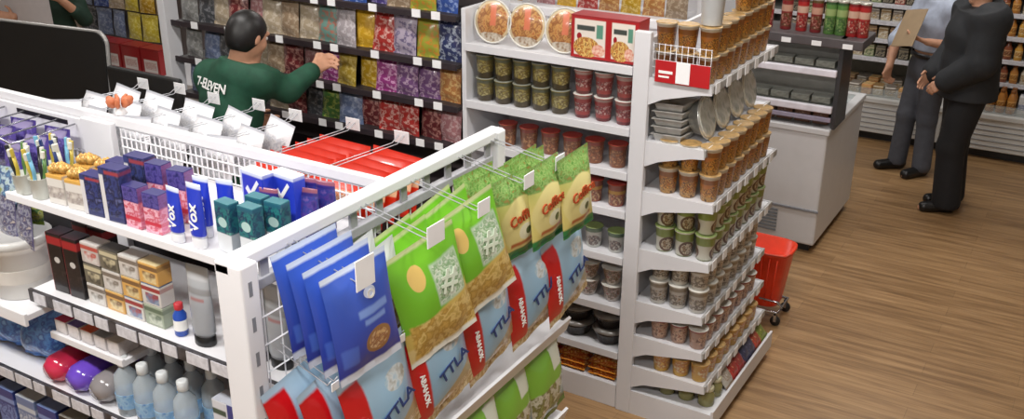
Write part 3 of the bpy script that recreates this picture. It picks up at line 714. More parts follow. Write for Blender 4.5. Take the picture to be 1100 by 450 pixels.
for k in range(10):
    nm = ['orange', 'cream', 'orange', 'white', 'cream', 'orange', 'white', 'brown', 'cream', 'orange'][k]
    for j in range(2):
        place('carton_'+nm, mk_carton(nm), (-1.17-.105*k, 8.95+.28*j, .402), random.uniform(-.3, .3), nm+' carton on the open deck, %s row, %s from the men' % (('front', 'rear')[j], ORD[k]), 'carton', 'cartons on the refrigerator deck', scale=(1.05, 1.4, .85))
BT = {'amber': ((176, 116, 50), (206, 160, 90), (130, 80, 36)), 'rust': ((130, 70, 44), (190, 150, 110), (90, 50, 36)), 'gold': ((196, 146, 60), (214, 190, 140), (150, 96, 40)), 'pale': ((196, 188, 168), (150, 130, 100), (170, 150, 120))}
def mk_bottle(nm):
    a, b, c = BT[nm]
    def mk():
        m = pack('bottle_'+nm, a, [('rect', -1, 1, .2, .55, b), ('spk', -1, 1, .25, .5, [b, c, a, b], 44)], .07, .15, .25)
        o = obj('drink_bottle', MB().lathe([(.03, 0), (.033, .004), (.033, .095), (.018, .125), (.015, .135)], 12), m)
        obj('cap', MB().lathe([(.017, .132), (.018, .134), (.018, .15), (.015, .152)], 12), mat('bottle_cap_'+nm, c, .4), o); return o
    return mk
seqR = ['amber', 'gold', 'rust', 'amber', 'pale', 'rust', 'gold', 'amber']
for si, z in enumerate(ZR):
    for k in range(16):
        nm = seqR[(k+si*3) % 8]
        place('bottle_'+nm, mk_bottle(nm), (-.80+.082*k, 9.13, z+.001), 0, nm+' bottle in the wall refrigerator, %s shelf up, %s from the black jacket' % (ORD[si], ORD[k]), 'bottle', 'bottles in the wall refrigerator')
for k in range(5):
    for j in range(2):
        place('bottle_amber', mk_bottle('amber'), (-.84+.08*k, 8.97+.1*j, .402), 0, 'amber bottle on the open deck, %s row, %s from the black jacket' % (('front', 'rear')[j], ORD[k]), 'bottle', 'amber bottles on the deck', scale=(1.1, 1.1, 1.3))
def mk_milk():
    o = obj('milk_jug', MB().box(-.05, 0, 0, .05, .09, .16, c=.012), mat('milk_white', (206, 206, 206), .35))
    obj('cap', MB().lathe([(.022, .158), (.024, .16), (.024, .182), (.018, .184)], 14, c=(0, .045, 0)), mat('cap_blue', (70, 90, 160), .4), o)
    obj('sleeve_label', MB().box(-.0506, -.0006, .03, .0506, .0906, .1, c=.012), pack('milk_label', (170, 176, 190), [('spk', -.5, .5, 0, 1, [(190, 194, 200), (120, 130, 160), (200, 200, 200)], 30)], .1, .16, .4), o); return o
for k in range(4):
    place('milk', mk_milk, (-.42+.115*k, 8.96, .402), 0, 'white jug with blue cap on the open deck, %s beyond the amber bottles' % ORD[k], 'jug', 'white jugs on the deck')

# ------------------------------------------------------------------ red shopping basket on its wheeled stand
bs = thing('shopping_basket', 'red plastic shopping basket at the far end of the noodle end cap', 'basket', (-1.43, 5.2, .10))
def basket_shell(n=32):
    mb = MB()
    def ring(a, b, z, e=.55):
        return [(a*math.copysign(abs(math.cos(t))**e, math.cos(t)), b*math.copysign(abs(math.sin(t))**e, math.sin(t)), z) for t in [2*PI*k/n for k in range(n)]]
    R = [ring(.135, .095, .0), ring(.14, .10, .01), ring(.178, .128, .33), ring(.19, .14, .335), ring(.19, .14, .35), ring(.173, .123, .35), ring(.134, .094, .012), ring(.01, .01, .012)]
    vs = [p for r in R for p in r]; fs = []
    for i in range(len(R)-1):
        for k in range(n): fs.append((i*n+k, i*n+(k+1) % n, (i+1)*n+(k+1) % n, (i+1)*n+k))
    fs.append(list(range(n))[::-1]); fs.append([7*n+k for k in range(n)])
    return mb.add(vs, fs, 0, True)
obj('tub', basket_shell(), RED, bs)
for k in range(-3, 4):
    for s_ in (-1, 1):
        obj('rib', MB().tube([(k*.036, s_*.099, .03), (k*.044, s_*.130, .32)], .004, 5), RED, bs)
obj('handle', MB().tube([(-.182, .0, .335), (-.183, -.06, .345), (-.172, -.131, .352), (-.08, -.150, .354), (.08, -.150, .354), (.172, -.131, .352), (.183, -.06, .345), (.182, 0, .335)], .005, 6), mat('basket_handle', (190, 60, 36), .4), bs)
st = thing('basket_stand', 'low wire basket stand on black castors under the red basket', 'stand', (-1.43, 5.2, 0))
obj('frame', MB().tube([(-.15, -.11, .085), (.16, -.11, .085), (.16, .11, .085), (-.15, .11, .085)], .008, 6, closed=True).tube([(-.15, 0, .085), (.16, 0, .085)], .006, 6).tube([(.16, -.11, .085), (.185, -.12, .13), (.16, -.12, .16), (.05, -.125, .165)], .006, 6), CHROME, st)
for sx in (-.14, .15):
    for s2 in (-.1, .1):
        wz = MB().lathe([(.0, -.011), (.026, -.011), (.03, -.006), (.03, .006), (.026, .011), (.0, .011)], 16)
        wz.v = [(x, z, y+.0305) for x, y, z in wz.v]
        wo = obj('castor', wz, BLACK, st, (sx, s2, 0))
        obj('fork', MB().box(-.008, -.016, .03, .008, -.013, .08).box(-.008, .013, .03, .008, .016, .08).box(-.01, -.016, .072, .01, .016, .08), CHROME, wo)

# ------------------------------------------------------------------ toiletries rack in front (shelves toward the camera, snack bags on its end)
XR, RY0, RY1, RT, MY, SY = -1.735, 1.51, 2.80, 1.75, 2.18, 1.72
rk = thing('display_rack', 'white mesh display rack with toiletries shelves and a snack bag end panel', 'rack', (-2.6, 2.15, 0))
def wires(x=None, y=None, a0=0, a1=1, z0=0, z1=1, da=.05, dz=.05, r=.002):
    mb = MB(); n = int(round((a1-a0)/da)); m = int(round((z1-z0)/dz))
    for i in range(n+1):
        a = a0+(a1-a0)*i/n
        P = lambda z: (x, a, z) if x is not None else (a, y, z)
        mb.tube([P(z0), P(z1)], r, 4)
    for j in range(m+1):
        z = z0+(z1-z0)*j/m
        Q = lambda a: (x+.003, a, z) if x is not None else (a, y-.003, z)
        mb.tube([Q(a0), Q(a1)], r, 4)
    return mb
obj('post', rel(rk, MB().box(XR-.03, RY0, 0, XR+.06, RY0+.06, RT-.003, c=.006)), WHITE, rk)
obj('post', rel(rk, MB().box(XR-.03, RY1-.05, 0, XR+.03, RY1, RT-.003, c=.006)), WHITE, rk)
for k in range(16):
    obj('post_slot', rel(rk, MB().box(XR+.0595, RY0+.022, .16+.1*k, XR+.0608, RY0+.034, .20+.1*k)), GREY, rk)
rail = MB().box(XR-.03, RY0, RT-.034, XR+.022, RY1, RT, c=.005)
obj('top_rail', rel(rk, rail), WHITE, rk)
lr = MB().box(XR-.02, RY0+.06, RT-.12, XR+.01, RY1-.05, RT-.09, c=.003)
for k in range(10): lr.box(XR-.004, RY0+.12+.12*k, RT-.09, XR+.004, RY0+.15+.12*k, RT-.045)
obj('hook_rail', rel(rk, lr), mat('hook_rail_grey', (168, 168, 174), .4), rk)
obj('end_mesh', rel(rk, wires(x=XR, a0=RY0+.06, a1=RY1-.05, z0=.12, z1=RT-.12, da=.058, dz=.085, r=.0028)), WIRE, rk)
obj('back_mesh', rel(rk, wires(y=MY, a0=-2.95, a1=-1.78, z0=1.0, z1=RT-.04, da=.0255, dz=.036, r=.0034)), WIRE, rk)
obj('back_mesh', rel(rk, wires(y=MY, a0=-4.35, a1=-3.12, z0=1.0, z1=RT-.10, da=.0255, dz=.036, r=.0034)), WIRE, rk)
obj('back_board', rel(rk, MB().box(-4.35, MY-.01, .1, -1.78, MY+.01, 1.40)), mat('rack_board_shade', (44, 42, 46), .6), rk)  # dark colour stands in for the shade behind goods and under shelves
obj('top_rail', rel(rk, MB().box(-4.40, MY-.014, RT-.034, XR-.03, MY+.014, RT, c=.004)), WHITE, rk)
hd = obj('header_board', rel(rk, MB().box(-4.40, MY-.034, RT-.15, -3.12, MY-.015, RT-.03, c=.003)), WHITE, rk)
obj('slot', rel(rk, MB().box(-3.50, MY-.037, RT-.062, -3.20, MY-.033, RT-.045)), BLACK, hd)
obj('upright', rel(rk, MB().box(-3.12, MY-.04, .1, -2.955, MY-.012, RT-.02, c=.004)), WHITE, rk)
RAILD = mat('rail_insert_dark', (70, 68, 72), .35, var=.3, scale=40)
def rshelf(x0, x1, yf, z, name='shelf', tags=True, yb=MY-.04, lip=.04):
    s_ = obj(name, rel(rk, MB().box(x0, yf+.012, z-.022, x1, yb, z, c=.002)), WHITE, rk)
    obj('price_rail', rel(rk, MB().box(x0, yf, z-lip, x1, yf+.013, z+.006, c=.002)), RAILD if tags else WHITE, s_)
    if tags:
        n = int((x1-x0)/.105)
        for k in range(n):
            x = x0+.03+.105*k
            obj('price_tag', rel(rk, MB().box(x, yf-.003, z-.038, x+.062+.03*((k*5) % 3 > 0), yf, z+.002)), TAGCLR, s_)
    return s_
rshelf(-2.93, -1.745, SY-.02, 1.62, tags=False, lip=.02)
rshelf(-2.93, -1.745, SY-.01, 1.265)
rshelf(-2.90, -2.53, SY+.02, 1.095, tags=False, yb=2.0, lip=.02)
rshelf(-4.30, -1.745, SY-.01, .88)
rshelf(-4.30, -1.745, SY-.01, .50)
rshelf(-4.30, -2.89, 1.655, 1.20, tags=False)
obj('base_deck', rel(rk, MB().box(-4.35, SY, 0, -1.775, MY-.012, .14, c=.004).box(-4.35, MY+.012, 0, -1.775, 2.62, .14, c=.004)), WHITE, rk)
for z, yb in ((1.25, 2.62), (.85, 2.62), (.5, 2.62)):
    obj('shelf', rel(rk, MB().box(-4.30, MY+.012, z-.022, -1.80, yb, z, c=.002)), WHITE, rk)
# end-panel shelves under the hanging bags
for z, xf in ((1.0, -1.50), (.60, -1.50)):
    s_ = obj('end_shelf', rel(rk, MB().box(XR+.004, RY0+.08, z-.02, xf, RY1+.1, z, c=.002)), WHITE, rk)
    obj('price_rail', rel(rk, MB().prism([(xf-.012, z-.03), (xf+.004, z-.034), (xf+.022, z+.022), (xf+.012, z+.026)], 'y', RY0+.08, RY1+.1)), WHITE, s_)

# hooks with white price cards on the end panel
HX0 = XR+.008
HOOKW = mat('hook_steel', (186, 188, 194), .3, metal=.3, var=.03)
def hook(x, y, z, L, drop=.05, axis='x', cw=.032, ch=.036, dy=-.05):
    mb = MB()
    for s_ in (-.012, .012):
        if axis == 'x': mb.tube([(x, y+s_, z), (x+L*.93, y+s_+dy*.93, z-drop), (x+L, y+s_+dy, z-drop+.02)], .0019, 5)
        else: mb.tube([(x+s_, y, z), (x+s_, y+L*.93, z-drop), (x+s_, y+L, z-drop+.02)], .0019, 5)
    o = obj('hook', rel(rk, mb), HOOKW, rk)
    if axis == 'x': c = MB().box(x+L, y+dy-cw, z-drop-.012, x+L+.003, y+dy+cw, z-drop+ch, c=.001)
    else: c = MB().box(x-.034, y+L, z-drop-.012, x+.034, y+L+.003, z-drop+.036, c=.001)
    obj('price_card', rel(rk, c), TAG, o)
HOOKY = [1.70, 2.00, 2.24, 2.50, 2.70]
for k, y in enumerate(HOOKY): hook(HX0, y+.03, RT-.022, .30, .025, cw=(.036, .040, .032, .03, .03)[k], ch=(.07, .05, .036, .036, .036)[k])
for y in (1.66, 1.94, 2.22, 2.50, 2.74): hook(HX0, y, 1.445, .24, .02, cw=.014, ch=.012)
FARX = [-3.60, -3.40, -3.16, -2.93, -2.70, -2.43, -2.17]
for k, x in enumerate(FARX): hook(x, MY+.03, 1.65, .60+.03*(k % 2), .03, 'y')

# ---- snack bags on the end panel
BW, BH = .22, .31
BLUE = pack('blue_cracker_print', (58, 92, 190), [('grad', -.15, -1.0, (38, 52, 150)), ('rect', -.5, .5, -.05, .06, (206, 218, 236)), ('rect', -.5, .5, -1.06, -.93, (206, 212, 226)),
             ('ell', .1, -.28, .09, .055, (214, 222, 240)), ('rect', -.12, .34, -.47, -.40, (120, 150, 214)), ('rect', -.06, .28, -.55, -.50, (120, 150, 214)), ('ell', .12, -.73, .2, .12, (150, 110, 70)), ('espk', .12, -.73, .15, .09, [(206, 170, 120), (140, 90, 60), (226, 200, 160)], 40),
             ('rect', -.42, -.2, -.85, -.68, (70, 100, 190))], BW, BH, .3, .02, .5)
for k, x in enumerate((-1.665, -1.605, -1.545, -1.485)):
    place('blue_bag', bag_maker('cracker_bag', BW, BH, .022, BLUE, lambda o: letters(o, 'o', .05, INK_W, (.02, -.0262, -.085)), 1), (x+.01, 1.715-.008*k, 1.752-.004*k), PI/2-.14, 'glossy blue cracker bag on the front hook of the end panel, %s from the mesh' % ORD[k], 'snack', 'blue cracker bags', tilt=(-.06, -.10))
STK = pack('biscuit_stick_print', (196, 196, 206), [('rect', -.5, .5, -.3, .1, (214, 214, 220)), ('spk', -.4, .5, -.95, -.35, [(206, 176, 130), (170, 120, 80), (226, 206, 176), (140, 96, 70)], 26)], .2, .28, .3, .05)
for k, x in enumerate((-1.64, -1.57)):
    place('stick_bag', bag_maker('biscuit_bag', .20, .27, .02, STK, None, 5), (x, 1.875, 1.675), PI/2, 'white biscuit stick bag between the blue and green bags, %s from the mesh' % ORD[k], 'snack', 'biscuit stick bags', tilt=(-.05, -.15))
GW, GH = .27, .355
GREEN = pack('green_chip_print', (112, 182, 44), [('rect', -.5, .5, -.04, .06, (196, 206, 150)), ('slant', -.60, .18, (206, 180, 96)), ('slant', -.78, .1, (222, 200, 140)), ('spk', -.42, .5, -.96, -.62, [(206, 170, 90), (176, 140, 60), (226, 200, 130), (190, 160, 80)], 26),
             ('rect', -.02, .4, -.58, -.20, (176, 200, 170)), ('spk', .0, .38, -.56, -.22, [(150, 180, 150), (214, 222, 206), (120, 160, 110), (200, 214, 190)], 36), ('ell', -.2, -.24, .1, .11, (222, 190, 110)), ('rect', -.5, .5, -1.06, -.955, (230, 230, 220))], GW, GH, .3, .02, .5)
def greenx(o):
    letters(o, '#', .10, mat('pale_green_ink', (214, 226, 206), .5, var=.02), (.045, -.0405, -.14), (PI/2, .25, 0))
GB = bag_maker('chip_bag', GW, GH, .038, GREEN, greenx, 2)
GL = [(-1.665, 2.03, 1.66), (-1.60, 2.02, 1.675), (-1.50, 1.995, 1.695), (-1.665, 2.24, 1.66), (-1.60, 2.23, 1.68), (-1.50, 2.205, 1.71)]
for k, (x, y, z) in enumerate(GL):
    place('green_bag', GB, (x, y, z-(.018 if k < 3 else 0)), PI/2+(-.20 if k % 3 == 2 else -.10), 'green chip bag, %s green hook, %s' % (('nearer', 'farther')[k//3], ('hidden rearmost by the mesh', 'in the middle', 'in front with its print in full view')[k % 3]), 'snack', 'green chip bags', tilt=(-.08, -.2-.05*(k//3)))
YW, YH = .21, .31
YEL = pack('yellow_snack_print', (226, 214, 130), [('grad', -.5, 0.0, (150, 180, 90)), ('rect', -.5, .5, -.28, .06, (110, 156, 70)), ('spk', -.5, .5, -.28, .06, [(90, 140, 60), (150, 176, 104), (104, 156, 76), (150, 130, 70)], 46),
            ('ell', 0, -.58, .46, .33, (230, 220, 150)), ('ell', .05, -.68, .17, .10, (226, 226, 196)), ('ell', .1, -.68, .07, .05, (84, 100, 60)), ('rect', -.3, .3, -.84, -.79, (190, 110, 60)), ('rect', -.5, .5, -1.06, -.88, (44, 130, 70)), ('rect', -.5, .5, -.98, -.95, (30, 100, 60))], YW, YH, .3, .02, .4)
def yelx(o): letters(o, 'Coffice', .052, INK_RED, (0, -.0345, -.150), (PI/2, -.12, 0), .002)
YB = bag_maker('yellow_snack_bag', YW, YH, .032, YEL, yelx, 4)
YL = [(-1.66, 2.52, 1.69), (-1.59, 2.51, 1.70), (-1.50, 2.50, 1.715), (-1.56, 2.70, 1.71), (-1.45, 2.60, 1.735), (-1.41, 2.735, 1.735), (-1.60, 2.72, 1.70)]
YN = ['rearmost against the mesh', 'middle of the first yellow hook', 'frontmost on the first yellow hook', 'middle of the last hook', 'front of the last hook, turned toward the aisle', 'outermost at the far end of the panel', 'rearmost on the last hook']
for k, (x, y, z) in enumerate(YL):
    place('yellow_bag', YB, (x, y, z), PI/2+(-.20 if k < 3 else -.10), 'pale yellow snack bag with green base, '+YN[k], 'snack', 'yellow snack bags', tilt=(-.06, -.10), scale=(.88, 1, .92))
LW, LH = .285, .36
LBLUE = pack('light_blue_nut_print', (142, 186, 218), [('grad', -.55, -.05, (170, 200, 222)), ('slant', -.80, .22, (176, 160, 116)), ('spk', -.5, .5, -1.0, -.84, [(214, 196, 150), (170, 140, 90), (226, 214, 180), (190, 160, 110)], 26), ('espk', .18, -.30, .16, .10, [(150, 190, 214), (214, 222, 226), (160, 160, 150)], 22),
              ('rect', -.7, -.24, -.93, -.07, (200, 20, 28)), ('rect', -.5, .5, -.04, .06, (176, 206, 226))], LW, LH, .28, .015, .6)
def lbx(o):
    letters(o, 'TTLA', .058, INK_NAVY, (.035, -.0365, -.20), (PI/2, -.22, 0))
    letters(o, 'ABAHOK', .03, INK_W, (-.098, -.031, -.20), (PI/2, PI/2, 0))
LB = bag_maker('nut_bag', LW, LH, .034, LBLUE, lbx, 6)
LL = [(-1.655, 1.66, 1.395), (-1.58, 1.70, 1.40), (-1.50, 1.765, 1.415), (-1.62, 1.97, 1.39), (-1.50, 2.03, 1.41), (-1.62, 2.26, 1.40), (-1.50, 2.31, 1.42), (-1.60, 2.53, 1.40), (-1.49, 2.565, 1.425), (-1.58, 2.74, 1.40), (-1.46, 2.76, 1.43)]
LN = ['first hook, against the mesh', 'first hook, middle', 'first hook, in front under the blue bags', 'second hook, behind', 'second hook, in front under the green bag', 'third hook, behind', 'third hook, in front, red stripe in full view', 'fourth hook, behind', 'fourth hook, in front', 'last hook, behind', 'last hook, in front at the far end']
for k, (x, y, z) in enumerate(LL):
    place('lightblue_bag', LB, (x, y, z+.012), PI/2-.02+.03*((k*3) % 4-1.5), 'light blue nut bag, '+LN[k], 'snack', 'light blue nut bags', tilt=(-.03, -.19), scale=(1, 1, .94))
LOWG = pack('lime_bag_print', (122, 176, 60), [('spk', -.5, .5, -1, -.55, [(170, 170, 140), (206, 206, 190), (110, 110, 60), (140, 150, 90)], 24), ('rect', .1, .45, -.4, -.1, (214, 220, 206)), ('slant', -.85, .3, (90, 120, 60)), ('rect', -.5, .5, -.04, .06, (206, 214, 176))], .24, .3, .25, .04, .6)
for k, (x, y, z) in enumerate([(-1.56, 1.86, .965), (-1.52, 2.30, .96), (-1.53, 2.52, .965), (-1.52, 2.74, .97)]):
    place('lime_bag', bag_maker('lime_snack_bag', .24, .32, .035, LOWG, None, 8), (x, y, z), PI/2, 'lime green bag under the white end shelf, %s' % ('at the near end', 'next to the orange bag', 'in the middle', 'at the far end')[k], 'snack', 'lime bags below the end shelf', tilt=(-.08, -.12))
ORG = pack('orange_circle_print', (214, 160, 60), [('ell', 0, -.35, .42, .28, (206, 110, 60)), ('ell', 0, -.35, .33, .22, (226, 206, 170)), ('ell', .02, -.35, .22, .15, (176, 60, 44)), ('rect', -.5, .5, -1.1, -.8, (196, 130, 40))], .24, .3, .3, .03, .5)
place('orange_bag', bag_maker('orange_snack_bag', .24, .31, .034, ORG, None, 9), (-1.52, 2.09, .96), PI/2, 'orange snack bag with round red emblem under the white end shelf', 'snack', None, tilt=(-.08, -.12))

# ---- far side of the rack: white packets and orange packets hanging from long hooks
WP = pack('white_packet_print', (222, 222, 226), [('spk', -.4, .4, -.8, -.3, [(206, 206, 210), (176, 178, 186), (214, 214, 216), (150, 150, 160)], 28), ('rect', -.5, .5, -.05, .1, (190, 192, 200))], .18, .2, .3, .04, .4)
kk = 0
for i, x in enumerate((-3.60, -3.40, -3.16, -2.93, -2.70)):
    for j in range(3):
        place('white_packet', bag_maker('white_packet', .17, .2, .05, WP, None, 11, 8, 10), (x+.01*j, 2.42+.15*j, 1.655-.008*j), random.uniform(-.25, .25), 'white packet behind the rack, %s hook from the screens, %s' % (ORD[i], ('by the mesh', 'middle', 'outermost')[j]), 'packet', 'white packets on the far hooks', tilt=(-.35, .1*(j-1)))
OP = pack('orange_red_packet_print', (214, 48, 20), [('rect', -.5, .5, -.12, .1, (206, 44, 22)), ('rect', -.5, .5, -.5, -.26, (236, 190, 150)), ('spk', -.4, .4, -.5, -.2, [(236, 200, 170), (226, 120, 60), (240, 220, 200)], 40), ('rect', -.5, .5, -1.1, -.9, (190, 40, 20))], .24, .22, .3, .03, .4)
for i, x in enumerate((-2.43, -2.17)):
    for j in range(6):
        place('orange_packet', bag_maker('orange_packet', .25, .21, .022, OP, None, 12, 8, 10), (x, 2.44+.07*j, 1.60-.004*j), random.uniform(-.08, .08), 'orange red packet behind the rack, %s hook, %s from the mesh' % (('farther', 'nearer')[i], ORD[j]), 'packet', 'orange packets on the far hooks', tilt=(-.25, .04))
# a small orange flower ornament and clear box ends on the rack top by the screens
t = thing('flower_ornament', 'small orange flower ornament on the rack top beside the black screen', 'ornament', (-2.96, 2.20, 1.752))
PET = mat('orange_petals', (206, 120, 80), .5, var=.15)
obj('base', MB().lathe([(.02, 0), (.024, .004), (.016, .02), (.012, .03)], 12), TAG, t)
for k in range(7):
    a = 2*PI*k/7
    obj('petal', MB().lathe([(.0, 0), (.014, .012), (.018, .028), (.010, .045), (.0, .05)], 8, sx=1, sy=.5), PET, t, (.012*math.cos(a), .012*math.sin(a), .028), (0, .75, a))

# ------------------------------------------------------------------ toiletries on the rack shelves
Z1, Z2, Z3, Z4 = 1.621, 1.266, .881, .501
FY = -.028      # goods stand close to the shelf edge
def tube_maker(name, w, h, m, capm, inv=True, d=.032, word=None, ink=None, wsz=.04):
    """squeeze tube standing on its cap; flat crimp on top"""
    def mk():
        n = 18; mb = MB(); prof = [(.03, 1.0, .80), (.10, 1.0, .98), (.45, .80, 1.0), (.8, .42, 1.0), (.95, .1, 1.02), (1.0, .06, 1.02)]
        vs = []
        for q, dy, dx in prof:
            for k in range(n):
                a = 2*PI*k/n; vs.append((w/2*dx*math.cos(a), d/2*dy*math.sin(a), .026+q*(h-.026)))
        fs = [(i*n+k, i*n+(k+1) % n, (i+1)*n+(k+1) % n, (i+1)*n+k) for i in range(len(prof)-1) for k in range(n)]
        fs += [list(range(n))[::-1], [(len(prof)-1)*n+k for k in range(n)]]
        mb.add(vs, fs, 0, True)
        o = obj(name, mb, m)
        obj('cap', MB().lathe([(w*.40, 0), (w*.42, .003), (w*.42, .03), (w*.38, .034)], 18, sx=1, sy=.72), capm, o)
        if word: letters(o, word, wsz, ink, (0, -d/2*.86, h*.48), (PI/2-.06, -PI/2, 0))
        return o
    return mk
def box_maker(name, w, d, h, m, flapm=None, extra=None, c=.0025):
    def mk():
        o = obj(name, MB().box(-w/2, 0, 0, w/2, d, h, c=c), m)
        if flapm: obj('end_flap', MB().box(-w/2+.001, .001, h-.001, w/2-.001, d-.001, h+.0015), flapm, o)
        if extra: extra(o)
        return o
    return mk
CBLUE = pack('cobalt_tube_print', (36, 58, 186), [('rect', -1, 1, .9, 1.1, (206, 214, 236)), ('rect', -1, 1, .16, .19, (220, 226, 240))], .058, .2, .3)
CAPW = mat('tube_cap_white', (222, 222, 226), .3, var=.02)
TB = tube_maker('toothpaste_tube', .058, .195, CBLUE, CAPW, word='Vox', ink=INK_W, wsz=.052)
for k, (x, y) in enumerate([(-2.16, 1.762), (-2.075, 1.765), (-2.12, 1.83), (-2.045, 1.85)]):
    place('cobalt_tube', TB, (x, y+FY, Z1), .08*(k-1), 'cobalt blue toothpaste tube on white cap, '+('front, beside the pink boxes', 'front, beside the teal boxes', 'behind the front pair, farther from the post', 'behind the front pair, nearer the post')[k], 'toothpaste', 'cobalt toothpaste tubes', scale=(1, 1, (.86, 1.0, .95, .95)[k]))
BIGB = pack('cobalt_box_print', (38, 60, 190), [('rect', -.5, .5, .92, 1.1, (210, 216, 236)), ('rect', -.5, -.42, 0, 1, (190, 200, 230))], .10, .19, .35)
def tick(o):
    mb = MB().prism([(-.03, .13), (-.02, .142), (-.008, .125), (.024, .165), (.032, .156), (-.008, .105)], 'y', -.0015, .001)
    obj('tick_mark', mb, INK_W, o)
for k, (x, y) in enumerate([(-2.02, 1.93), (-1.93, 1.96)]):
    place('cobalt_box', box_maker('toothpaste_box', .10, .045, .185, BIGB, INK_W, tick), (x, y+FY, Z1), -.12, 'cobalt blue toothpaste box with white tick, %s' % ('farther from the post', 'nearer the post')[k], 'toothpaste', 'cobalt toothpaste boxes')
TEAL = pack('teal_box_print', (28, 62, 84), [('rect', -.5, .5, .0, .4, (206, 210, 214)), ('spk', -.5, .5, .4, .95, [(28, 60, 84), (40, 120, 120), (24, 40, 80), (90, 150, 140)], 30), ('ell', 0, .62, .3, .1, (170, 200, 196)), ('rect', -.5, .5, .92, 1.1, (36, 90, 110))], .062, .15, .3)
for k, (x, y) in enumerate([(-1.985, 1.775), (-1.905, 1.785), (-1.94, 1.85), (-1.865, 1.85)]):
    place('teal_box', box_maker('toothpaste_carton', .062, .04, .15, TEAL, mat('teal_flap', (40, 110, 120), .4)), (x, y+FY, Z1), -.1+.05*k, 'teal and white toothpaste carton, '+('front, nearer the cobalt tubes', 'front, nearer the post', 'behind, nearer the cobalt tubes', 'behind, nearer the post')[k], 'toothpaste', 'teal cartons')
PUR = pack('indigo_tube_print', (52, 44, 122), [('spk', -1, 1, .2, .8, [(52, 44, 122), (84, 60, 140), (44, 60, 140), (120, 90, 160)], 30), ('rect', -1, 1, .86, 1.1, (150, 90, 110))], .058, .16, .3)
for k, (x, y) in enumerate([(-1.955, 1.93), (-1.93, 1.99), (-1.915, 2.055), (-1.855, 2.06), (-1.86, 1.99)]):
    place('indigo_tube', tube_maker('shampoo_tube', .062, .15, PUR, mat('indigo_cap', (70, 60, 120), .35), d=.045), (x, y+FY, Z1), .2, 'indigo squeeze tube by the rack end, '+('first of its row from the front', 'second of its row from the front', 'third, close to the mesh', 'beside the mesh in the inner row', 'inner row, middle')[k], 'tube', 'indigo tubes')
PNK = pack('pink_box_print', (206, 120, 146), [('spk', -.5, .5, 0, .65, [(206, 120, 150), (226, 180, 196), (190, 70, 90), (214, 150, 170)], 28), ('rect', -.5, .5, .65, 1.1, (52, 46, 116)), ('spk', -.5, .5, .68, 1, [(52, 46, 116), (90, 80, 150), (40, 40, 100)], 40), ('rect', -.5, .5, .2, .3, (190, 50, 70))], .066, .17, .32)
for k, (x, y) in enumerate([(-2.345, 1.757), (-2.262, 1.76), (-2.345, 1.85), (-2.262, 1.86)]):
    place('pink_box', box_maker('pink_toothpaste_box', .066, .045, .172, PNK, mat('navy_flap', (44, 42, 104), .4)), (x, y+FY, Z1), .05*k, 'pink and navy box, '+('front row, beside the dark blue boxes', 'front row, beside the cobalt tubes', 'second row, beside the dark blue boxes', 'second row, beside the cobalt tubes')[k], 'toothpaste', 'pink boxes', scale=(1, 1, (.76, .72, 1.0, .95)[k]))
DKB = pack('dark_blue_box_print', (40, 44, 92), [('spk', -.5, .5, .1, .9, [(40, 44, 92), (56, 66, 120), (30, 32, 60), (90, 96, 140)], 26), ('rect', -.5, -.28, 0, .78, (206, 204, 206)), ('rect', -.2, .5, .8, .86, (150, 60, 70))], .085, .19, .32)
for k, (x, y) in enumerate([(-2.525, 1.757), (-2.43, 1.757), (-2.52, 1.85), (-2.43, 1.85)]):
    place('dark_blue_box', box_maker('dark_blue_box', .085, .05, .17, DKB, mat('navy_flap', (44, 42, 104), .4)), (x, y+FY, Z1), .06, 'dark blue box with white side stripe, '+('front, beside the gold topped boxes', 'front, beside the pink boxes', 'behind, beside the gold topped boxes', 'behind, beside the pink boxes')[k], 'toothpaste', 'dark blue boxes', scale=(1, 1, (.76, 1.0, .85, 1.05)[k]))
GLD = pack('white_box_print', (210, 206, 200), [('spk', -.5, .5, .2, .6, [(206, 200, 194), (186, 178, 170), (150, 140, 136), (214, 210, 206)], 24), ('rect', -.5, .5, .88, 1.1, (206, 160, 80))], .07, .098, .35)
def goldtop(o):
    mb = MB()
    for k in range(9):
        a = k*2.4; r = .012+.0025*k
        mb.lathe([(.0, 0), (.014, .01), (.016, .022), (.0, .034)], 7, c=(r*math.cos(a), .03+r*.6*math.sin(a), .096))
    obj('gold_topper', mb, mat('gold_crinkle', (206, 160, 84), .35, var=.25, scale=40, metal=.2), o)
for k, x in enumerate((-2.70, -2.61)):
    for j in range(2):
        place('gold_box', box_maker('gold_topped_box', .07, .06, .098, GLD, None, goldtop), (x, 1.757+.1*j+FY, Z1), .1, 'white box with crinkled gold top, %s row, %s' % (('front', 'second')[j], ('beside the toothbrushes', 'beside the dark blue boxes')[k]), 'box', 'gold topped boxes')
# toothbrush packs standing in clear cups
HND = [mat('brush_white', (206, 206, 196), .3), mat('brush_green', (90, 130, 70), .35), mat('brush_black', (34, 38, 40), .35), mat('brush_yellow', (190, 170, 70), .35), mat('brush_cyan', (110, 170, 200), .35), mat('brush_blue', (40, 60, 120), .35)]
def mk_brush(ci):
    def mk():
        o = obj('toothbrush', MB().tube([(0, 0, 0), (0, -.004, .05), (0, .002, .11), (0, 0, .16)], .0062, 8), HND[ci])
        obj('head', MB().box(-.007, -.004, .158, .007, .004, .196, c=.003), HND[ci], o)
        obj('bristle_block', MB().box(-.006, -.015, .162, .006, -.004, .192, c=.002), HND[0], o)
        obj('grip', MB().tube([(0, -.001, .02), (0, -.005, .06)], .0085, 8), HND[(ci+2) % 6], o); return o
    return mk
def mk_cup():
    return obj('brush_holder', MB().lathe([(.028, 0), (.030, .003), (.034, .085), (.036, .087), (.033, .087), (.028, .005), (.0, .005)], 18), mat('holder_white', (206, 208, 200), .3))
ni = 0
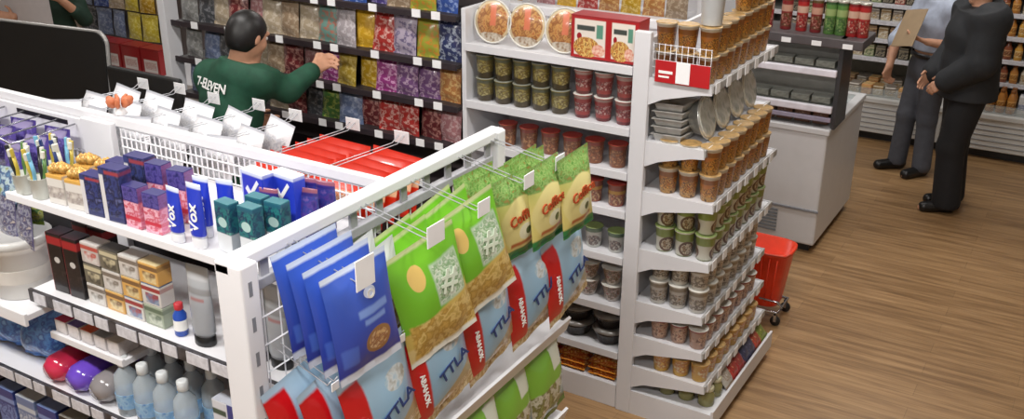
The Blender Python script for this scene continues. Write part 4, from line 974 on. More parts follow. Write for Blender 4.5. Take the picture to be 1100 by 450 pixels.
for k, (x, y) in enumerate([(-2.875, 1.765), (-2.795, 1.768), (-2.88, 1.87), (-2.80, 1.87)]):
    place('brush_holder', mk_cup, (x, y+FY, Z1), 0, 'white toothbrush holder, '+('front, at the open end of the shelf', 'front, beside the gold topped boxes', 'second row, at the open end', 'second row, beside the gold topped boxes')[k], 'holder', 'toothbrush holders', scale=(.9, .9, .8))
    for j in range(4):
        a = PI/2*j+.5
        place('brush%d' % ((k+j) % 6), mk_brush((k+j) % 6), (x+.012*math.cos(a), y+FY+.012*math.sin(a), Z1+.007), a, ('white', 'green', 'black', 'yellow', 'cyan', 'blue')[(k+j) % 6]+' toothbrush in the holder '+('at the open shelf end, front', 'by the gold boxes, front', 'at the open shelf end, second row', 'by the gold boxes, second row')[k], 'toothbrush', 'toothbrushes', tilt=(.0, .14), scale=(1, 1, .80))
# purple blister packs and green ones hanging from hooks left of the upright
hk = None
for k, x in enumerate((-3.62, -3.40, -3.2)):
    mb = MB()
    mb.tube([(x-.05, MY-.04, 1.70), (x-.05, MY-.30, 1.695), (x, MY-.34, 1.75), (x+.05, MY-.30, 1.695), (x+.05, MY-.04, 1.70)], .0035, 5)
    obj('wire_hook', rel(rk, mb), CHROME, rk)
PB = pack('purple_blister_print', (76, 60, 140), [('spk', -.5, .5, -1, 0, [(76, 60, 140), (110, 96, 170), (54, 44, 110), (150, 140, 190)], 30), ('rect', -.5, .5, -.2, -.05, (150, 140, 180))], .1, .17, .3, .04, .5)
GBm = pack('lime_blister_print', (130, 170, 60), [('spk', -.5, .5, -1, 0, [(130, 170, 60), (60, 110, 80), (170, 180, 90), (70, 100, 130)], 30)], .1, .17, .3, .04, .5)
for k, x in enumerate((-3.62, -3.40, -3.2)):
    for j in range(3):
        place('purple_pack', bag_maker('razor_pack', .13, .17, .03, PB, None, 13, 8, 10), (x, 2.10-.085*j, 1.69), random.uniform(-.2, .2), 'purple blister pack, %s wire hook from the white upright, %s' % (ORD[2-k], ('rearmost', 'middle', 'frontmost')[j]), 'packet', 'purple blister packs', tilt=(-.1, 0))
for k, x in enumerate((-3.50, -3.30, -3.10, -2.995)):
    nm = ('lime', 'lime', 'teal', 'lime')[k]
    m = GBm if nm == 'lime' else pack('cyan_blister_print', (110, 150, 180), [('spk', -.5, .5, -1, 0, [(110, 150, 180), (60, 80, 120), (170, 190, 200), (140, 150, 90)], 30)], .1, .17, .3, .04, .5)
    place(nm+'_pack', bag_maker('brush_pack', .10, .18, .02, m, None, 14, 8, 10), (x, 1.83, 1.64), .1*k, nm+' blister pack below the purple packs, %s from the white upright' % ORD[3-k], 'packet', 'lime blister packs', tilt=(-.15, 0))
GP = pack('violet_lower_print', (84, 80, 120), [('spk', -.5, .5, -1, 0, [(84, 80, 120), (150, 150, 160), (54, 50, 90), (180, 170, 160)], 30)], .1, .17, .3, .04, .4)
for k, x in enumerate((-3.36, -3.22, -3.08, -2.985)):
    place('violet_pack', bag_maker('refill_pack', .11, .16, .025, GP, None, 15, 8, 10), (x, 1.79, 1.545), -.1*k+.1, 'grey violet refill pack above the white tub, %s from the black cartons' % ORD[3-k], 'packet', 'violet refill packs', tilt=(-.1, 0))
# second shelf
def mk_bucket():
    o = obj('plastic_bucket', MB().lathe([(.095, 0), (.10, .005), (.108, .17), (.114, .172), (.114, .19)], 28), mat('bucket_white', (216, 214, 210), .3, var=.02))
    obj('lid', MB().lathe([(.112, .188), (.118, .192), (.118, .212), (.108, .22), (.1, .216), (.0, .216)], 28), mat('bucket_lid', (200, 200, 198), .3, var=.02), o)
    obj('band', MB().lathe([(.1045, .06), (.1075, .11)], 28), mat('bucket_band', (206, 202, 196), .35), o)
    return o
place('bucket', mk_bucket, (-3.075, 1.79, 1.201), 0, 'white lidded plastic bucket on the low white side shelf', 'bucket')
place('bucket', mk_bucket, (-3.33, 1.80, 1.201), 0, 'white lidded plastic bucket farther along the low white side shelf', 'bucket')
BKB = pack('black_carton_print', (26, 22, 24), [('spk', -.5, .5, .1, .6, [(26, 22, 24), (40, 34, 34), (26, 22, 24), (60, 50, 50)], 24), ('rect', -.5, .5, .8, .93, (150, 36, 40)), ('ell', .05, .55, .18, .05, (190, 186, 182)), ('rect', -.5, -.42, 0, 1, (120, 30, 36))], .075, .22, .3)
for k, x in enumerate((-2.815, -2.735)):
    for j in range(2):
        place('black_carton', box_maker('black_carton', .072, .06, .215, BKB, mat('black_flap', (50, 24, 26), .4)), (x, 1.76+.1*j, Z2), .04, 'black and red tall carton, %s row, %s' % (('front', 'second')[j], ('beside the bucket', 'beside the stacked small boxes')[k]), 'box', 'black cartons')
SB = [((196, 190, 184), (120, 110, 100), (206, 204, 200)), ((150, 160, 140), (96, 110, 90), (190, 196, 180)), ((186, 176, 170), (176, 80, 70), (206, 200, 196)), ((206, 160, 90), (120, 90, 60), (214, 196, 150)), ((176, 180, 186), (90, 130, 180), (206, 210, 214)), ((110, 104, 90), (190, 180, 150), (70, 66, 60)), ((200, 196, 190), (150, 60, 60), (110, 130, 160)), ((150, 146, 126), (80, 76, 60), (196, 190, 170))]
SBN = ['white', 'sage', 'white and red', 'orange', 'white and blue', 'dark olive', 'white and crimson', 'khaki']
for c in range(4):
    for r in range(3):
        i = (c*3+r*5) % 8; a, b, d = SB[i]
        m = pack('small_box_print_%s' % SBN[i].replace(' ', '_'), a, [('spk', -.3, .4, .1, .6, [a, d, b, d], 14), ('rect', -.5, .5, .7, .9, b)], .085, .07, .3)
        place('smallbox%d' % i, box_maker('soap_box', .085, .055, .07, m, mat('soap_flap_%d' % i, d, .4)), (-2.64+.092*c, 1.765, Z2+.0735*r), 0, '%s soap box, %s column from the black cartons, %s tier' % (SBN[i], ORD[c], ('lowest', 'middle', 'top')[r]), 'soap', 'stacked soap boxes')
def mk_mini():
    o = obj('small_bottle', MB().lathe([(.018, 0), (.021, .003), (.021, .07), (.012, .085), (.012, .09)], 14), mat('mini_blue', (40, 80, 176), .3))
    obj('cap', MB().lathe([(.013, .088), (.014, .09), (.014, .108), (.011, .11)], 14), mat('mini_red', (190, 50, 60), .35), o)
    obj('label_band', MB().lathe([(.0215, .02), (.0215, .055)], 14), INK_W, o); return o
for k, (x, y) in enumerate([(-2.255, 1.775), (-2.25, 1.84)]):
    place('mini', mk_mini, (x, y, Z2), 0, 'small blue bottle with red cap beside the soap boxes, '+('front', 'behind')[k], 'bottle', 'small blue bottles')
GRT = pack('silver_tube_print', (150, 154, 160), [('rect', -1, 1, .84, 1.1, (206, 206, 210)), ('rect', -1, 1, .66, .74, (100, 96, 96)), ('rect', -.3, .3, .58, .62, (150, 90, 90)), ('grad', .5, 1.0, (176, 180, 184))], .09, .26, .3)
for k, (x, y) in enumerate([(-2.15, 1.775), (-2.045, 1.80), (-1.95, 1.80), (-1.86, 1.80)]):
    place('silver_tube', tube_maker('face_wash_tube', .088, .262, GRT, BLACK, d=.05), (x, y, Z2), .05, 'silver grey face wash tube on black cap, %s from the small blue bottles' % ORD[k], 'tube', 'silver grey tubes')
# narrow shelf of small boxes
TC = [('crimson', (190, 40, 80)), ('violet', (96, 70, 150)), ('orange', (222, 90, 40)), ('grey', (150, 156, 160)), ('ivory', (206, 200, 190))]
for k, (nm, c) in enumerate(TC):
    place('tinybox_'+nm, box_maker('razor_box', .056, .08, .05, mat('razor_box_white', (206, 200, 200), .4, var=.08, scale=60), mat('razor_top_'+nm, c, .4)), (-2.86+.068*k, 1.757, 1.096), 0, 'small white box with %s top on the narrow shelf' % nm, 'box', 'small boxes on the narrow shelf')
# third shelf
BP = pack('blue_quilt_print', (66, 120, 196), [('spk', -.5, .5, -1, 0, [(58, 100, 180), (84, 140, 206), (50, 84, 160), (110, 160, 214)], 24)], .2, .18, .35, .03, .5)
for k, x in enumerate((-3.74, -3.53, -3.32, -3.11)):
    for j in range(2):
        place('blue_quilt', bag_maker('blue_pad_pack', .20, .20, .07, BP, None, 17, 10, 10), (x, 1.855+.16*j, Z3+.205), .06*k, 'blue quilted pad pack, %s row, %s from the purple cases' % (('front', 'second')[j], ORD[3-k]), 'packet', 'blue pad packs', tilt=(-.12, 0))
def mk_case(c, nm):
    def mk():
        mb = MB(); n = 18
        prof = [(.0, -.075), (.028, -.072), (.046, -.05), (.05, 0), (.046, .05), (.028, .072), (.0, .075)]
        mb.lathe(prof, n); mb.v = [(x, z, y*.8+.041) for x, y, z in mb.v]
        o = obj('plastic_case', mb, mat('case_'+nm, c, .18, coat=.5))
        obj('seam_band', (lambda b: (setattr(b, 'v', [(x*1.0, y*1.0, z) for x, y, z in b.v]), b)[1])(MB().box(-.051, -.012, .036, .051, .012, .046, c=.003)), mat('case_band', (60, 56, 62), .4), o)
        return o
    return mk
for k, (nm, c, x) in enumerate([('crimson', (196, 40, 76), -2.93), ('violet', (104, 70, 190), -2.805), ('grey', (136, 132, 134), -2.68)]):
    for j in range(2):
        place('case_'+nm, mk_case(c, nm), (x, 1.815+.21*j, Z3+.0), .0, 'glossy %s plastic case, %s row on the third shelf' % (nm, ('front', 'second')[j]), 'case', 'glossy plastic cases', scale=(1.2, 1.25, 1.35))
CB = mat('clear_bottle', (190, 200, 206), .12, alpha=.55)
CL = pack('bottle_blue_label', (110, 160, 206), [('spk', -1, 1, -1, 2, [(110, 160, 206), (150, 186, 214), (80, 130, 190)], 30)], .08, .1, .3)
def mk_lotion():
    o = obj('lotion_bottle', MB().lathe([(.034, 0), (.038, .004), (.040, .10), (.036, .15), (.016, .175), (.015, .185)], 18), CB)
    obj('label_band', MB().lathe([(.0388, .03), (.0412, .085)], 18), CL, o)
    obj('cap', MB().lathe([(.017, .182), (.019, .184), (.019, .215), (.014, .218)], 14), mat('lotion_cap', (206, 210, 212), .3), o); return o
for k, x in enumerate((-2.56, -2.465, -2.37, -2.275)):
    for j in range(2):
        place('lotion', mk_lotion, (x+.02*j, 1.765+.1*j, Z3), 0, 'clear bottle with blue label band, %s row, %s from the grey case' % (('front', 'second')[j], ORD[k]), 'bottle', 'clear bottles on the third shelf')
WB = pack('white_navy_box_print', (206, 208, 216), [('rect', .05, .5, 0, 1, (50, 60, 130)), ('spk', -.4, .0, .2, .6, [(206, 208, 216), (150, 170, 206), (190, 196, 206)], 30), ('rect', -.5, 0, .75, .85, (60, 80, 70))], .12, .2, .3)
for k, x in enumerate((-2.08, -1.95, -1.83)):
    place('wnbox', box_maker('lotion_box', .118, .06, .2, WB, mat('lb_flap', (190, 194, 206), .4)), (x, 1.757, Z3), 0, 'white and navy box on the third shelf, %s from the clear bottles' % ORD[k], 'box', 'white and navy boxes')
# fourth shelf
B4 = [('navy', (44, 56, 120), (120, 140, 190)), ('black', (30, 30, 34), (150, 146, 140)), ('steel', (104, 120, 160), (190, 196, 206)), ('black', (30, 30, 34), (150, 146, 140)), ('ink', (36, 36, 50), (120, 110, 130)), ('navy', (44, 56, 120), (120, 140, 190)), ('steel', (104, 120, 160), (190, 196, 206))]
for k in range(16):
    nm, a, b = B4[k % 7]
    m = pack('lower_box_print_'+nm, a, [('spk', -.5, .5, .2, .7, [a, b, a, b], 24), ('rect', -.5, .5, .75, .84, b)], .11, .22, .3)
    place('lowbox_'+nm, box_maker('hair_care_box', .11, .08, .22, m, mat('low_flap_'+nm, b, .4)), (-3.95+.128*k, 1.757, Z4), 0, nm+' hair care box, fourth rack shelf, %s from the corner post' % ORD[15-k], 'box', 'hair care boxes on the fourth shelf')

# ------------------------------------------------------------------ people: one continuous body each, clothing as children
def V(*a): return np.array(a, float)
class Field:
    def __init__(s, lo, hi, h):
        s.lo = V(*lo); s.h = h
        s.n = np.ceil((V(*hi)-s.lo)/h).astype(int)+1
        s.a = np.full(s.n, .08, np.float32)
        s.ax = [s.lo[i]+h*np.arange(s.n[i]) for i in range(3)]
    def blk(s, lo, hi):
        i0 = np.maximum(np.floor((lo-s.lo)/s.h).astype(int), 0); i1 = np.minimum(np.ceil((hi-s.lo)/s.h).astype(int)+1, s.n)
        if np.any(i1 <= i0): return None, None
        sl = tuple(slice(a, b) for a, b in zip(i0, i1))
        X, Y, Z = np.meshgrid(*[s.ax[k][sl[k]] for k in range(3)], indexing='ij')
        return sl, (X, Y, Z)
    def merge(s, sl, d, k):
        a = s.a[sl]
        if k > 0:
            hh = np.clip(.5+.5*(a-d)/k, 0, 1); s.a[sl] = a+(d-a)*hh-k*hh*(1-hh)
        else: s.a[sl] = np.minimum(a, d)
    def cap(s, a, b, ra, rb, k=.02):
        a = V(*a); b = V(*b); m = max(ra, rb)+.06
        sl, P = s.blk(np.minimum(a, b)-m, np.maximum(a, b)+m)
        if sl is None: return
        ab = b-a; L = max(ab@ab, 1e-9)
        t = np.clip(((P[0]-a[0])*ab[0]+(P[1]-a[1])*ab[1]+(P[2]-a[2])*ab[2])/L, 0, 1)
        d = np.sqrt((P[0]-a[0]-t*ab[0])**2+(P[1]-a[1]-t*ab[1])**2+(P[2]-a[2]-t*ab[2])**2)-(ra+(rb-ra)*t)
        s.merge(sl, d.astype(np.float32), k)
    def ell(s, c, r, S, F, k=.02, U=None):
        """ellipsoid: radii along side S, forward F, up U"""
        c = V(*c); m = max(r)+.06
        sl, P = s.blk(c-m, c+m)
        if sl is None: return
        if U is None: U = np.cross(S, F)
        p = [P[i]-c[i] for i in range(3)]
        q = [sum(p[i]*A[i] for i in range(3)) for A in (S, F, U)]
        k0 = np.sqrt((q[0]/r[0])**2+(q[1]/r[1])**2+(q[2]/r[2])**2)
        s.merge(sl, ((k0-1)*min(r)).astype(np.float32), k)
    def slab(s, a, b, wa, da, wb, db, S, F, k=.03):
        """elliptic limb from a to b, half widths w along S and half depths d along F"""
        a = V(*a); b = V(*b); m = max(wa, wb)+.07
        sl, P = s.blk(np.minimum(a, b)-m, np.maximum(a, b)+m)
        if sl is None: return
        ab = b-a; L = max(ab@ab, 1e-9)
        t = np.clip(((P[0]-a[0])*ab[0]+(P[1]-a[1])*ab[1]+(P[2]-a[2])*ab[2])/L, 0, 1)
        p = [P[i]-a[i]-t*ab[i] for i in range(3)]
        w = wa+(wb-wa)*t; dd = da+(db-da)*t
        q0 = sum(p[i]*S[i] for i in range(3)); q1 = sum(p[i]*F[i] for i in range(3)); U = np.cross(S, F); q2 = sum(p[i]*U[i] for i in range(3))
        d = (np.sqrt((q0/w)**2+(q1/dd)**2+(q2/dd)**2)-1)*np.minimum(w, dd)
        s.merge(sl, d.astype(np.float32), k)
    def cut(s, p, n):
        """keep the side where n.(x-p) < 0"""
        n = V(*n)/np.linalg.norm(n)
        X, Y, Z = np.meshgrid(*s.ax, indexing='ij', sparse=True)
        s.a = np.maximum(s.a, ((X-p[0])*n[0]+(Y-p[1])*n[1]+(Z-p[2])*n[2]).astype(np.float32))
    def mesh(s, name, m):
        A = s.a; neg = A < 0; n = A.shape
        c = np.zeros((n[0]-1, n[1]-1, n[2]-1), np.int8)
        for i in (0, 1):
            for j in (0, 1):
                for k in (0, 1):
                    c += neg[i:n[0]-1+i, j:n[1]-1+j, k:n[2]-1+k]
        act = (c > 0) & (c < 8); idx = np.argwhere(act)
        vid = np.full(act.shape, -1, np.int64); vid[act] = np.arange(len(idx))
        pos = np.zeros((len(idx), 3)); cnt = np.zeros(len(idx))
        I, J, K = idx.T
        cor = [(i, j, k) for i in (0, 1) for j in (0, 1) for k in (0, 1)]
        for x in range(8):
            for y in range(x+1, 8):
                p, q = cor[x], cor[y]
                if sum(abs(p[t]-q[t]) for t in range(3)) != 1: continue
                va = A[I+p[0], J+p[1], K+p[2]]; vb = A[I+q[0], J+q[1], K+q[2]]
                cr = (va < 0) != (vb < 0); t = np.where(cr, va/np.where(cr, va-vb, 1), 0)
                for d in range(3): pos[:, d] += np.where(cr, p[d]+t*(q[d]-p[d]), 0)
                cnt += cr
        pos = pos/cnt[:, None]+idx; pos = s.lo+pos*s.h
        quads = []
        for d in range(3):
            e1, e2 = [(1, 2), (2, 0), (0, 1)][d]
            sl0 = [slice(1, n[t]-1) for t in range(3)]; sl1 = list(sl0)
            sl0[d] = slice(0, n[d]-1); sl1[d] = slice(1, n[d])
            na, nb = neg[tuple(sl0)], neg[tuple(sl1)]
            for flip, msk in ((False, na & ~nb), (True, ~na & nb)):
                e = np.argwhere(msk)
                if not len(e): continue
                for t in range(3):
                    if t != d: e[:, t] += 1
                def g(o1, o2):
                    f = e.copy(); f[:, e1] += o1; f[:, e2] += o2
                    return vid[f[:, 0], f[:, 1], f[:, 2]]
                q = np.stack([g(-1, -1), g(0, -1), g(0, 0), g(-1, 0)], 1)
                quads.append(q[:, ::-1] if flip else q)
        q = np.concatenate(quads); q = q[(q >= 0).all(1)]
        me = bpy.data.meshes.new(name); me.from_pydata(pos.tolist(), [], q.tolist())
        me.materials.append(m); me.polygons.foreach_set('use_smooth', [True]*len(me.polygons)); me.update()
        return me

def unit(a): a = V(*a); return a/np.linalg.norm(a)
def hand(f, W, d, n, t, curl, k0=.012, thumb=.6):
    """wrist W, pointing d, palm normal n, thumb side t"""
    d, n, t = unit(d), unit(n), unit(t)
    for i, (l, s_) in enumerate(((.070, .030), (.078, .010), (.073, -.010), (.058, -.029))):
        kn = W+d*(.088-.006*abs(i-1))+t*s_
        f.cap(W+t*s_*.6, kn, .0155, .0125, k0)
        c = curl*(1+.08*i)
        d1 = d*math.cos(c)+n*math.sin(c); d2 = d*math.cos(2*c)+n*math.sin(2*c); d3 = d*math.cos(2.7*c)+n*math.sin(2.7*c)
        a = kn+d1*l*.46; b = a+d2*l*.32; e_ = b+d3*l*.25
        f.cap(kn, a, .0105, .0095, .003); f.cap(a, b, .0095, .0088, .003); f.cap(b, e_, .0088, .0075, .003)
    a = W+d*.03+t*.03; b = a+(t*.75+d*.6+n*.25)*.042; c = b+(d*.8+t*.15+n*thumb)*.032
    f.cap(W+d*.01+t*.012, a, .017, .014, .01); f.cap(a, b, .0125, .0105, .004); f.cap(b, c, .0105, .0085, .003)

def person(label, J, F, Fh, cloth, group=None, hr=.0068, hands=None):
    """J: joints in metres (world); F torso facing, Fh head facing; cloth: description of garments"""
    F = unit((F[0], F[1], 0)); S = unit((F[1], -F[0], 0))       # S = the person's own right
    Fh = unit(Fh); Sh = unit((Fh[1], -Fh[0], 0)); Uh = np.cross(Sh, Fh)
    J = {k: V(*v) for k, v in J.items()}
    base = (J['ankR']+J['ankL'])/2; base[2] = 0
    pts = np.array(list(J.values())); lo = pts.min(0)-.24; hi = pts.max(0)+.24; lo[2] = -.01
    root = thing('person', label, 'person', tuple(base), group=group)
    def put(name, me, lab=None):
        me.vertices.foreach_get  # mesh is in world space; move into the person's own space
        co = np.empty(len(me.vertices)*3); me.vertices.foreach_get('co', co)
        co = co.reshape(-1, 3)-base; me.vertices.foreach_set('co', co.ravel()); me.update()
        o = link(name, me, root)
        if lab: o['label'] = lab
        return o
    def torso(f, g=0.0):
        f.slab(J['pelvis']-V(0, 0, .04), J['waist'], .155+g, .115+g, .138+g, .105+g, S, F)
        f.slab(J['waist'], J['chest'], .138+g, .105+g, .160+g, .118+g, S, F)
        f.slab(J['chest'], J['neck']-V(0, 0, .055), .160+g, .118+g, .12+g, .085+g, S, F)
        for q in 'RL':
            f.cap(J['neck']-V(0, 0, .045), J['sh'+q], .055+g, .058+g, .04)
            f.cap(J['sh'+q]*.55+J['chest']*.45, J['sh'+q], .085+g*.6, .06+g, .04)
    def arm(f, q, g=0.0, fore=True, part=1.0, k=.025):
        f.cap(J['sh'+q], J['el'+q], .052+g, .041+g*.9, k)
        if fore:
            e = J['el'+q]+(J['wr'+q]-J['el'+q])*part
            f.cap(J['el'+q], e, .042+g*.9, .028+.013*(1-part)+g*.8, k)
    def leg(f, q, g=0.0, g2=None, k=.03):
        g2 = g if g2 is None else g2
        f.cap(J['hip'+q], J['kn'+q], .086+g, .058+g, k); f.cap(J['kn'+q], J['ank'+q], .056+g, .038+g2, k)
        if g < .005: f.cap(J['kn'+q]*.7+J['ank'+q]*.3-F*.012, J['kn'+q]*.45+J['ank'+q]*.55-F*.008, .052, .046, k)
    def headf(f):
        c = J['head']
        f.ell(c+Uh*.025-Fh*.01, (.075, .094, .092), Sh, Fh, .01)
        f.ell(c-Uh*.035+Fh*.02, (.060, .072, .078), Sh, Fh, .03)
        f.cap(c-Uh*.10+Fh*.062+Sh*.012, c-Uh*.10+Fh*.062-Sh*.012, .021, .021, .03)   # chin
        f.cap(c+Uh*.012+Fh*.088, c-Uh*.028+Fh*.104, .009, .0125, .012)               # nose
        f.cap(c-Uh*.03+Fh*.094+Sh*.010, c-Uh*.03+Fh*.094-Sh*.010, .008, .008, .008)
        f.cap(c+Uh*.035+Fh*.082+Sh*.04, c+Uh*.035+Fh*.082-Sh*.04, .011, .011, .015)  # brow
        f.cap(c-Uh*.060+Fh*.082+Sh*.018, c-Uh*.060+Fh*.082-Sh*.018, .007, .007, .006)  # lips
        f.cap(c-Uh*.071+Fh*.080+Sh*.015, c-Uh*.071+Fh*.080-Sh*.015, .008, .008, .006)
        for s_ in (1, -1):
            f.ell(c+Sh*s_*.078-Fh*.008, (.010, .020, .032), Sh, Fh, .006)
            f.cap(c-Uh*.02+Fh*.06+Sh*s_*.038, c-Uh*.03+Fh*.055+Sh*s_*.042, .022, .02, .02)  # cheek
        f.cap(J['neck']-V(0, 0, .03), c-Uh*.05-Fh*.02, .054, .054, .02)
    # body
    f = Field(lo, hi, hr)
    torso(f); headf(f)
    for q in 'RL':
        leg(f, q); arm(f, q)
        T = J['toe'+q]; A = J['ank'+q]
        f.cap(A-V(0, 0, .035)-unit(T-A)*.02, T, .036, .026, .02)
        hd = (hands or {}).get(q)
        if hd: hand(f, J['wr'+q], *hd)
    put('body', f.mesh('body', SKIN))
    # shoes
    for q in 'RL':
        A, T = J['ank'+q], J['toe'+q]; d = unit((T-A)*V(1, 1, 0)); s_ = V(d[1], -d[0], 0)
        f = Field(np.minimum(A, T)-.12, np.maximum(A, T)+.12, .0065)
        h0 = V(A[0], A[1], 0)
        f.slab(h0-d*.03+V(0, 0, .048), h0+d*.15+V(0, 0, .034), .040, .050, .046, .040, s_, V(0, 0, 1), .02)
        f.cap(A-V(0, 0, .02), A+V(0, 0, .015), .050, .05, .03)
        f.cut((0, 0, .004), (0, 0, -1)); f.cut(A+V(0, 0, .012), (0, 0, 1))
        put('shoe', f.mesh('shoe', cloth['shoe']))
    # trousers
    f = Field(lo, hi, .0075)
    f.slab(J['pelvis']-V(0, 0, .06), J['pelvis']+V(0, 0, .09), .168, .130, .158, .122, S, F)
    tl = cloth.get('leg', .018)
    for q in 'RL': leg(f, q, tl, tl*1.2+.014)
    f.cut(J['pelvis']+V(0, 0, .085), (0, 0, 1)); f.cut((0, 0, .045), (0, 0, -1))
    put('trousers', f.mesh('trousers', cloth['trousers']))
    if cloth.get('belt'):
        mb = MB(); n = 32; bw = J['pelvis']+V(0, 0, .07)
        vs = []
        for (r, z) in ((.0, -.018), (.006, -.018), (.006, .018), (.0, .018)):
            for k in range(n):
                a = 2*PI*k/n; p = bw+S*(.170+r)*math.cos(a)+F*(.134+r)*math.sin(a); vs.append((p[0], p[1], p[2]+z))
        mb.add(vs, [(i*n+k, i*n+(k+1) % n, (i+1)*n+(k+1) % n, (i+1)*n+k) for i in range(3) for k in range(n)], 0, True)
        put('belt', mb.mesh('belt', cloth['belt']))
    # shirt or jacket
    f = Field(lo, hi, .0072); g = cloth.get('loose', .014)
    torso(f, g)
    hem = cloth['hem']
    if hem < 0: f.slab(J['pelvis']+V(0, 0, hem), J['waist'], .172+g, .135+g, .15+g, .115+g, S, F)
    f.cut(J['pelvis']+V(0, 0, hem), (0, 0, -1))
    nk = J['neck']
    f.cap(nk-V(0, 0, .05), nk+V(0, 0, .02)-F*.008, .080, .068, .02)              # collar
    f.cut(nk+V(0, 0, .03)-F*.02, unit(V(0, 0, 1)+F*.35))
    for q in 'RL': arm(f, q, g, cloth['sleeve'] > 0, max(.01, cloth['sleeve']))
    top = put(cloth['top_name'], f.mesh(cloth['top_name'], cloth['top']))
    # hair
    f = Field(J['head']-.18, J['head']+.18, .006); c = J['head']
    f.ell(c+Uh*.03-Fh*.014, (.086, .104, .100), Sh, Fh, .01)
    f.ell(c-Fh*.035-Uh*.01, (.080, .082, .085), Sh, Fh, .02)
    f.cut(c+Uh*.045+Fh*.058, unit(Fh-Uh*.75)); f.cut(c-Uh*.075-Fh*.05, -Uh)
    put('hair', f.mesh('hair', HAIR))
    # eyes
    for s_ in (1, -1):
        p = c+Uh*.012+Fh*.083+Sh*s_*.031
        mb = MB().lathe([(0, -.012), (.008, -.009), (.012, 0), (.008, .009), (0, .012)], 12, c=tuple(p))
        eo = put('eye', mb.mesh('eye', mat('eye_white', (226, 224, 218), .2)))
        q_ = p+Fh*.0095
        mi = MB().lathe([(0, -.0055), (.0045, -.003), (.0055, 0), (.0045, .003), (0, .0055)], 10, c=tuple(q_-base))
        io = obj('iris', mi, mat('iris_dark', (30, 20, 16), .2), eo)
    return root, S, F, top

def stand(x, y, F, H=1.70, stance=.10):
    F = unit((F[0], F[1], 0)); S = V(F[1], -F[0], 0); k = H/1.70; o = V(x, y, 0)
    def P(s, f, z): return o+S*s*k+F*f*k+V(0, 0, z*k)
    J = {'pelvis': P(0, 0, .93), 'waist': P(0, .005, 1.06), 'chest': P(0, .01, 1.25), 'neck': P(0, -.005, 1.445), 'head': P(0, .03, 1.585)}
    for q, s in (('R', 1), ('L', -1)):
        J['hip'+q] = P(s*.085, 0, .89); J['kn'+q] = P(s*stance, .02, .475); J['ank'+q] = P(s*stance, -.02, .085); J['toe'+q] = P(s*(stance+.03), .13, .035)
        J['sh'+q] = P(s*.175, -.005, 1.385); J['el'+q] = P(s*.225, -.03, 1.115); J['wr'+q] = P(s*.23, .04, .88)
    for a in J: J[a][2] = J[a][2] if not a.startswith(('ank', 'toe')) else max(J[a][2], .03)
    return J, P

GRN = mat('green_uniform', (24, 74, 54), .75, var=.12, scale=18)
NAVYT = mat('dark_trousers', (34, 34, 40), .8, var=.1)
BSHOE = mat('black_shoe', (18, 17, 18), .35)
def fabric(name, c): return mat(name, c, .8, var=.07, scale=22)

# clerk in green stocking the snack pegs, back to the camera
FG = (.30, .954)
J, P = stand(-3.70, 3.36, FG, 1.74, .11)
J['neck'] = V(-3.60, 3.37, 1.60); J['chest'] = V(-3.655, 3.36, 1.36); J['waist'] = V(-3.69, 3.35, 1.12)
J['head'] = V(-3.545, 3.41, 1.735)
J['shR'] = V(-3.455, 3.38, 1.545); J['elR'] = V(-3.40, 3.50, 1.47); J['wrR'] = V(-3.36, 3.66, 1.545)
J['shL'] = V(-3.815, 3.40, 1.50); J['elL'] = V(-3.93, 3.50, 1.26); J['wrL'] = V(-3.86, 3.68, 1.18)
clerk, S1, F1, shirt = person('person in green uniform reaching to the snack pegs, back turned, black hair', J, FG, (.10, .95, -.34),
    dict(shoe=BSHOE, trousers=NAVYT, top=GRN, top_name='shirt', sleeve=.86, hem=-.02, loose=.024),
    hands={'R': ((.15, .9, .35), (.75, -.2, -.55), (-.6, .1, .7), .42), 'L': ((.3, .9, -.15), (.9, -.3, .1), (.1, .2, .95), .35)})
# back lettering, wrapped on the shirt
me = text_mesh('7-ELEVEN', .062, INK_W, .001).copy()
co = np.array([v.co[:] for v in me.vertices])
cx, cy_ = V(-3.690, 3.245, 1.505), None
base = np.array(clerk.location)
tv = np.array([v.co[:] for v in shirt.data.vertices])+base
out = []
S_ = V(F1[1], -F1[0], 0)
side = (tv-cx)@S_; dep = (tv-cx)@F1; hz = tv[:, 2]-cx[2]
for x, y, z in co:
    m_ = (np.abs(side-x) < .012) & (np.abs(hz-y) < .012)
    dd = dep[m_].min() if m_.any() else 0.0
    p = cx+S_*x+F1*(dd-.003-z)+V(0, 0, y)-base
    out.append(p)
me.vertices.foreach_set('co', np.array(out).ravel()); me.update()
link('lettering', me, shirt)

# clerk at the checkout, facing the camera, with a white sheet
FC2 = (.62, -.78)
J, P = stand(-7.24, 4.88, FC2, 1.72)
J['elR'] = P(.24, .06, 1.12); J['wrR'] = P(.20, .26, 1.22); J['elL'] = P(-.25, .02, 1.15); J['wrL'] = P(-.13, .22, 1.36)
person('person in dark green uniform standing behind the black screens holding a white sheet', J, FC2, (.62, -.78, -.25),
       dict(shoe=BSHOE, trousers=NAVYT, top=mat('dark_green_vest', (22, 50, 38), .75, var=.1), top_name='shirt', sleeve=.35, hem=-.02, loose=.018),
       hands={'R': ((-.5, -.55, .1), (.4, -.3, .8), (.3, .5, .8), .5), 'L': ((-.35, -.75, .4), (-.6, .2, .5), (.1, .3, .9), .5)})
t = thing('paper_sheet', 'white paper sheet held up beside the checkout clerk', 'paper', (-7.14, 4.58, 1.37))
mb = MB(); n = 10
vs = [(-.33+.66*i/n, -.02*math.sin(PI*i/n)+.01*j, .22-.40*j-.03*i/n) for j in (0, 1) for i in range(n+1)]
vs += [(x, y+.003, z) for x, y, z in vs]
N = n+1
fs = [(i, i+1, N+i+1, N+i) for i in range(n)]+[(2*N+i, 3*N+i, 3*N+i+1, 2*N+i+1) for i in range(n)]
mb.add(vs, fs, 0, True)
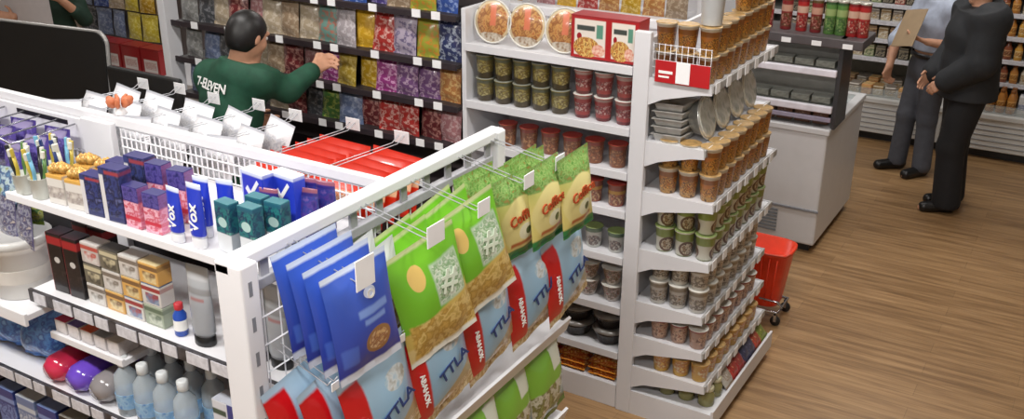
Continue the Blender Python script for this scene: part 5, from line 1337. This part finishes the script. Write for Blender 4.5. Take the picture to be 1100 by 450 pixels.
obj('sheet', mb, mat('paper_white', (206, 202, 206), .6, var=.02), t)

# man in the pale blue shirt holding a clipboard
FM1 = (-.72, -.69)
J, P = stand(-1.11, 8.26, FM1, 1.66)
J['ankR'] = V(-1.235, 8.25, .085); J['toeR'] = V(-1.37, 8.16, .03); J['knR'] = V(-1.215, 8.25, .47)
J['ankL'] = V(-1.03, 8.16, .085); J['toeL'] = V(-1.13, 8.03, .03); J['knL'] = V(-1.05, 8.19, .47)
J['elR'] = V(-1.375, 8.20, 1.075); J['wrR'] = V(-1.375, 8.06, .885)
J['elL'] = V(-.93, 8.10, 1.09); J['wrL'] = V(-1.115, 7.985, 1.125)
person('person in pale blue shirt and grey trousers with black belt holding a tan clipboard', J, FM1, (-.72, -.60, -.3),
       dict(shoe=BSHOE, trousers=fabric('grey_trousers', (74, 76, 84)), top=fabric('pale_blue_shirt', (168, 176, 194)), top_name='shirt', sleeve=.12, hem=.105, loose=.020, belt=mat('black_belt', (22, 22, 26), .4)),
       hands={'R': ((-.05, -.25, -.95), (.55, .35, -.1), (-.5, -.8, .1), .55), 'L': ((-.85, -.35, .25), (-.1, .1, .95), (-.3, -.85, .3), .30)})
t = thing('clipboard', 'tan clipboard held by the person in the pale blue shirt', 'clipboard', (-1.255, 7.955, 1.222), (0, 0, 0))
t.rotation_euler = (-.55, -.22, math.atan2(FM1[0], -FM1[1])+.18)
obj('board', MB().box(-.11, -.003, -.155, .11, .003, .155, c=.002), mat('clipboard_tan', (150, 128, 100), .5, var=.05), t)
obj('paper', MB().box(-.10, .003, -.145, .10, .005, .125), mat('clipboard_paper', (206, 200, 190), .6, var=.03), t)
obj('clip', MB().box(-.05, -.002, .13, .05, .014, .158, c=.003), CHROME, t)

# man in the dark jacket, seen from the side
FM2 = (-.90, -.43)
J, P = stand(-.74, 7.56, FM2, 1.77)
J['ankL'] = V(-.73, 7.45, .085); J['toeL'] = V(-.885, 7.385, .03); J['knL'] = V(-.765, 7.46, .50)
J['ankR'] = V(-.73, 7.64, .085); J['toeR'] = V(-.88, 7.575, .03); J['knR'] = V(-.765, 7.64, .50)
J['elL'] = P(-.245, .03, 1.11); J['wrL'] = P(-.13, .20, .955); J['elR'] = P(.245, .03, 1.11); J['wrR'] = P(.11, .21, .945)
person('person in black jacket and black trousers standing side on with hands in front', J, FM2, (-.93, -.1, -.2),
       dict(shoe=BSHOE, trousers=fabric('black_trousers', (20, 20, 24)), top=fabric('black_jacket', (34, 36, 40)), top_name='jacket', sleeve=.92, hem=-.10, loose=.070, leg=.040),
       hands={'L': ((-.62, -.1, -.45), (.1, .75, -.3), (-.3, .2, .8), .45), 'R': ((-.5, -.65, -.45), (.2, -.75, -.2), (-.3, -.2, .8), .45)})

# ------------------------------------------------------------------ picture
vs_ = scene.view_settings
vs_.view_transform = 'Standard'; vs_.look = 'None'; vs_.exposure = 0.0; vs_.gamma = 1.0
vs_.use_curve_mapping = False
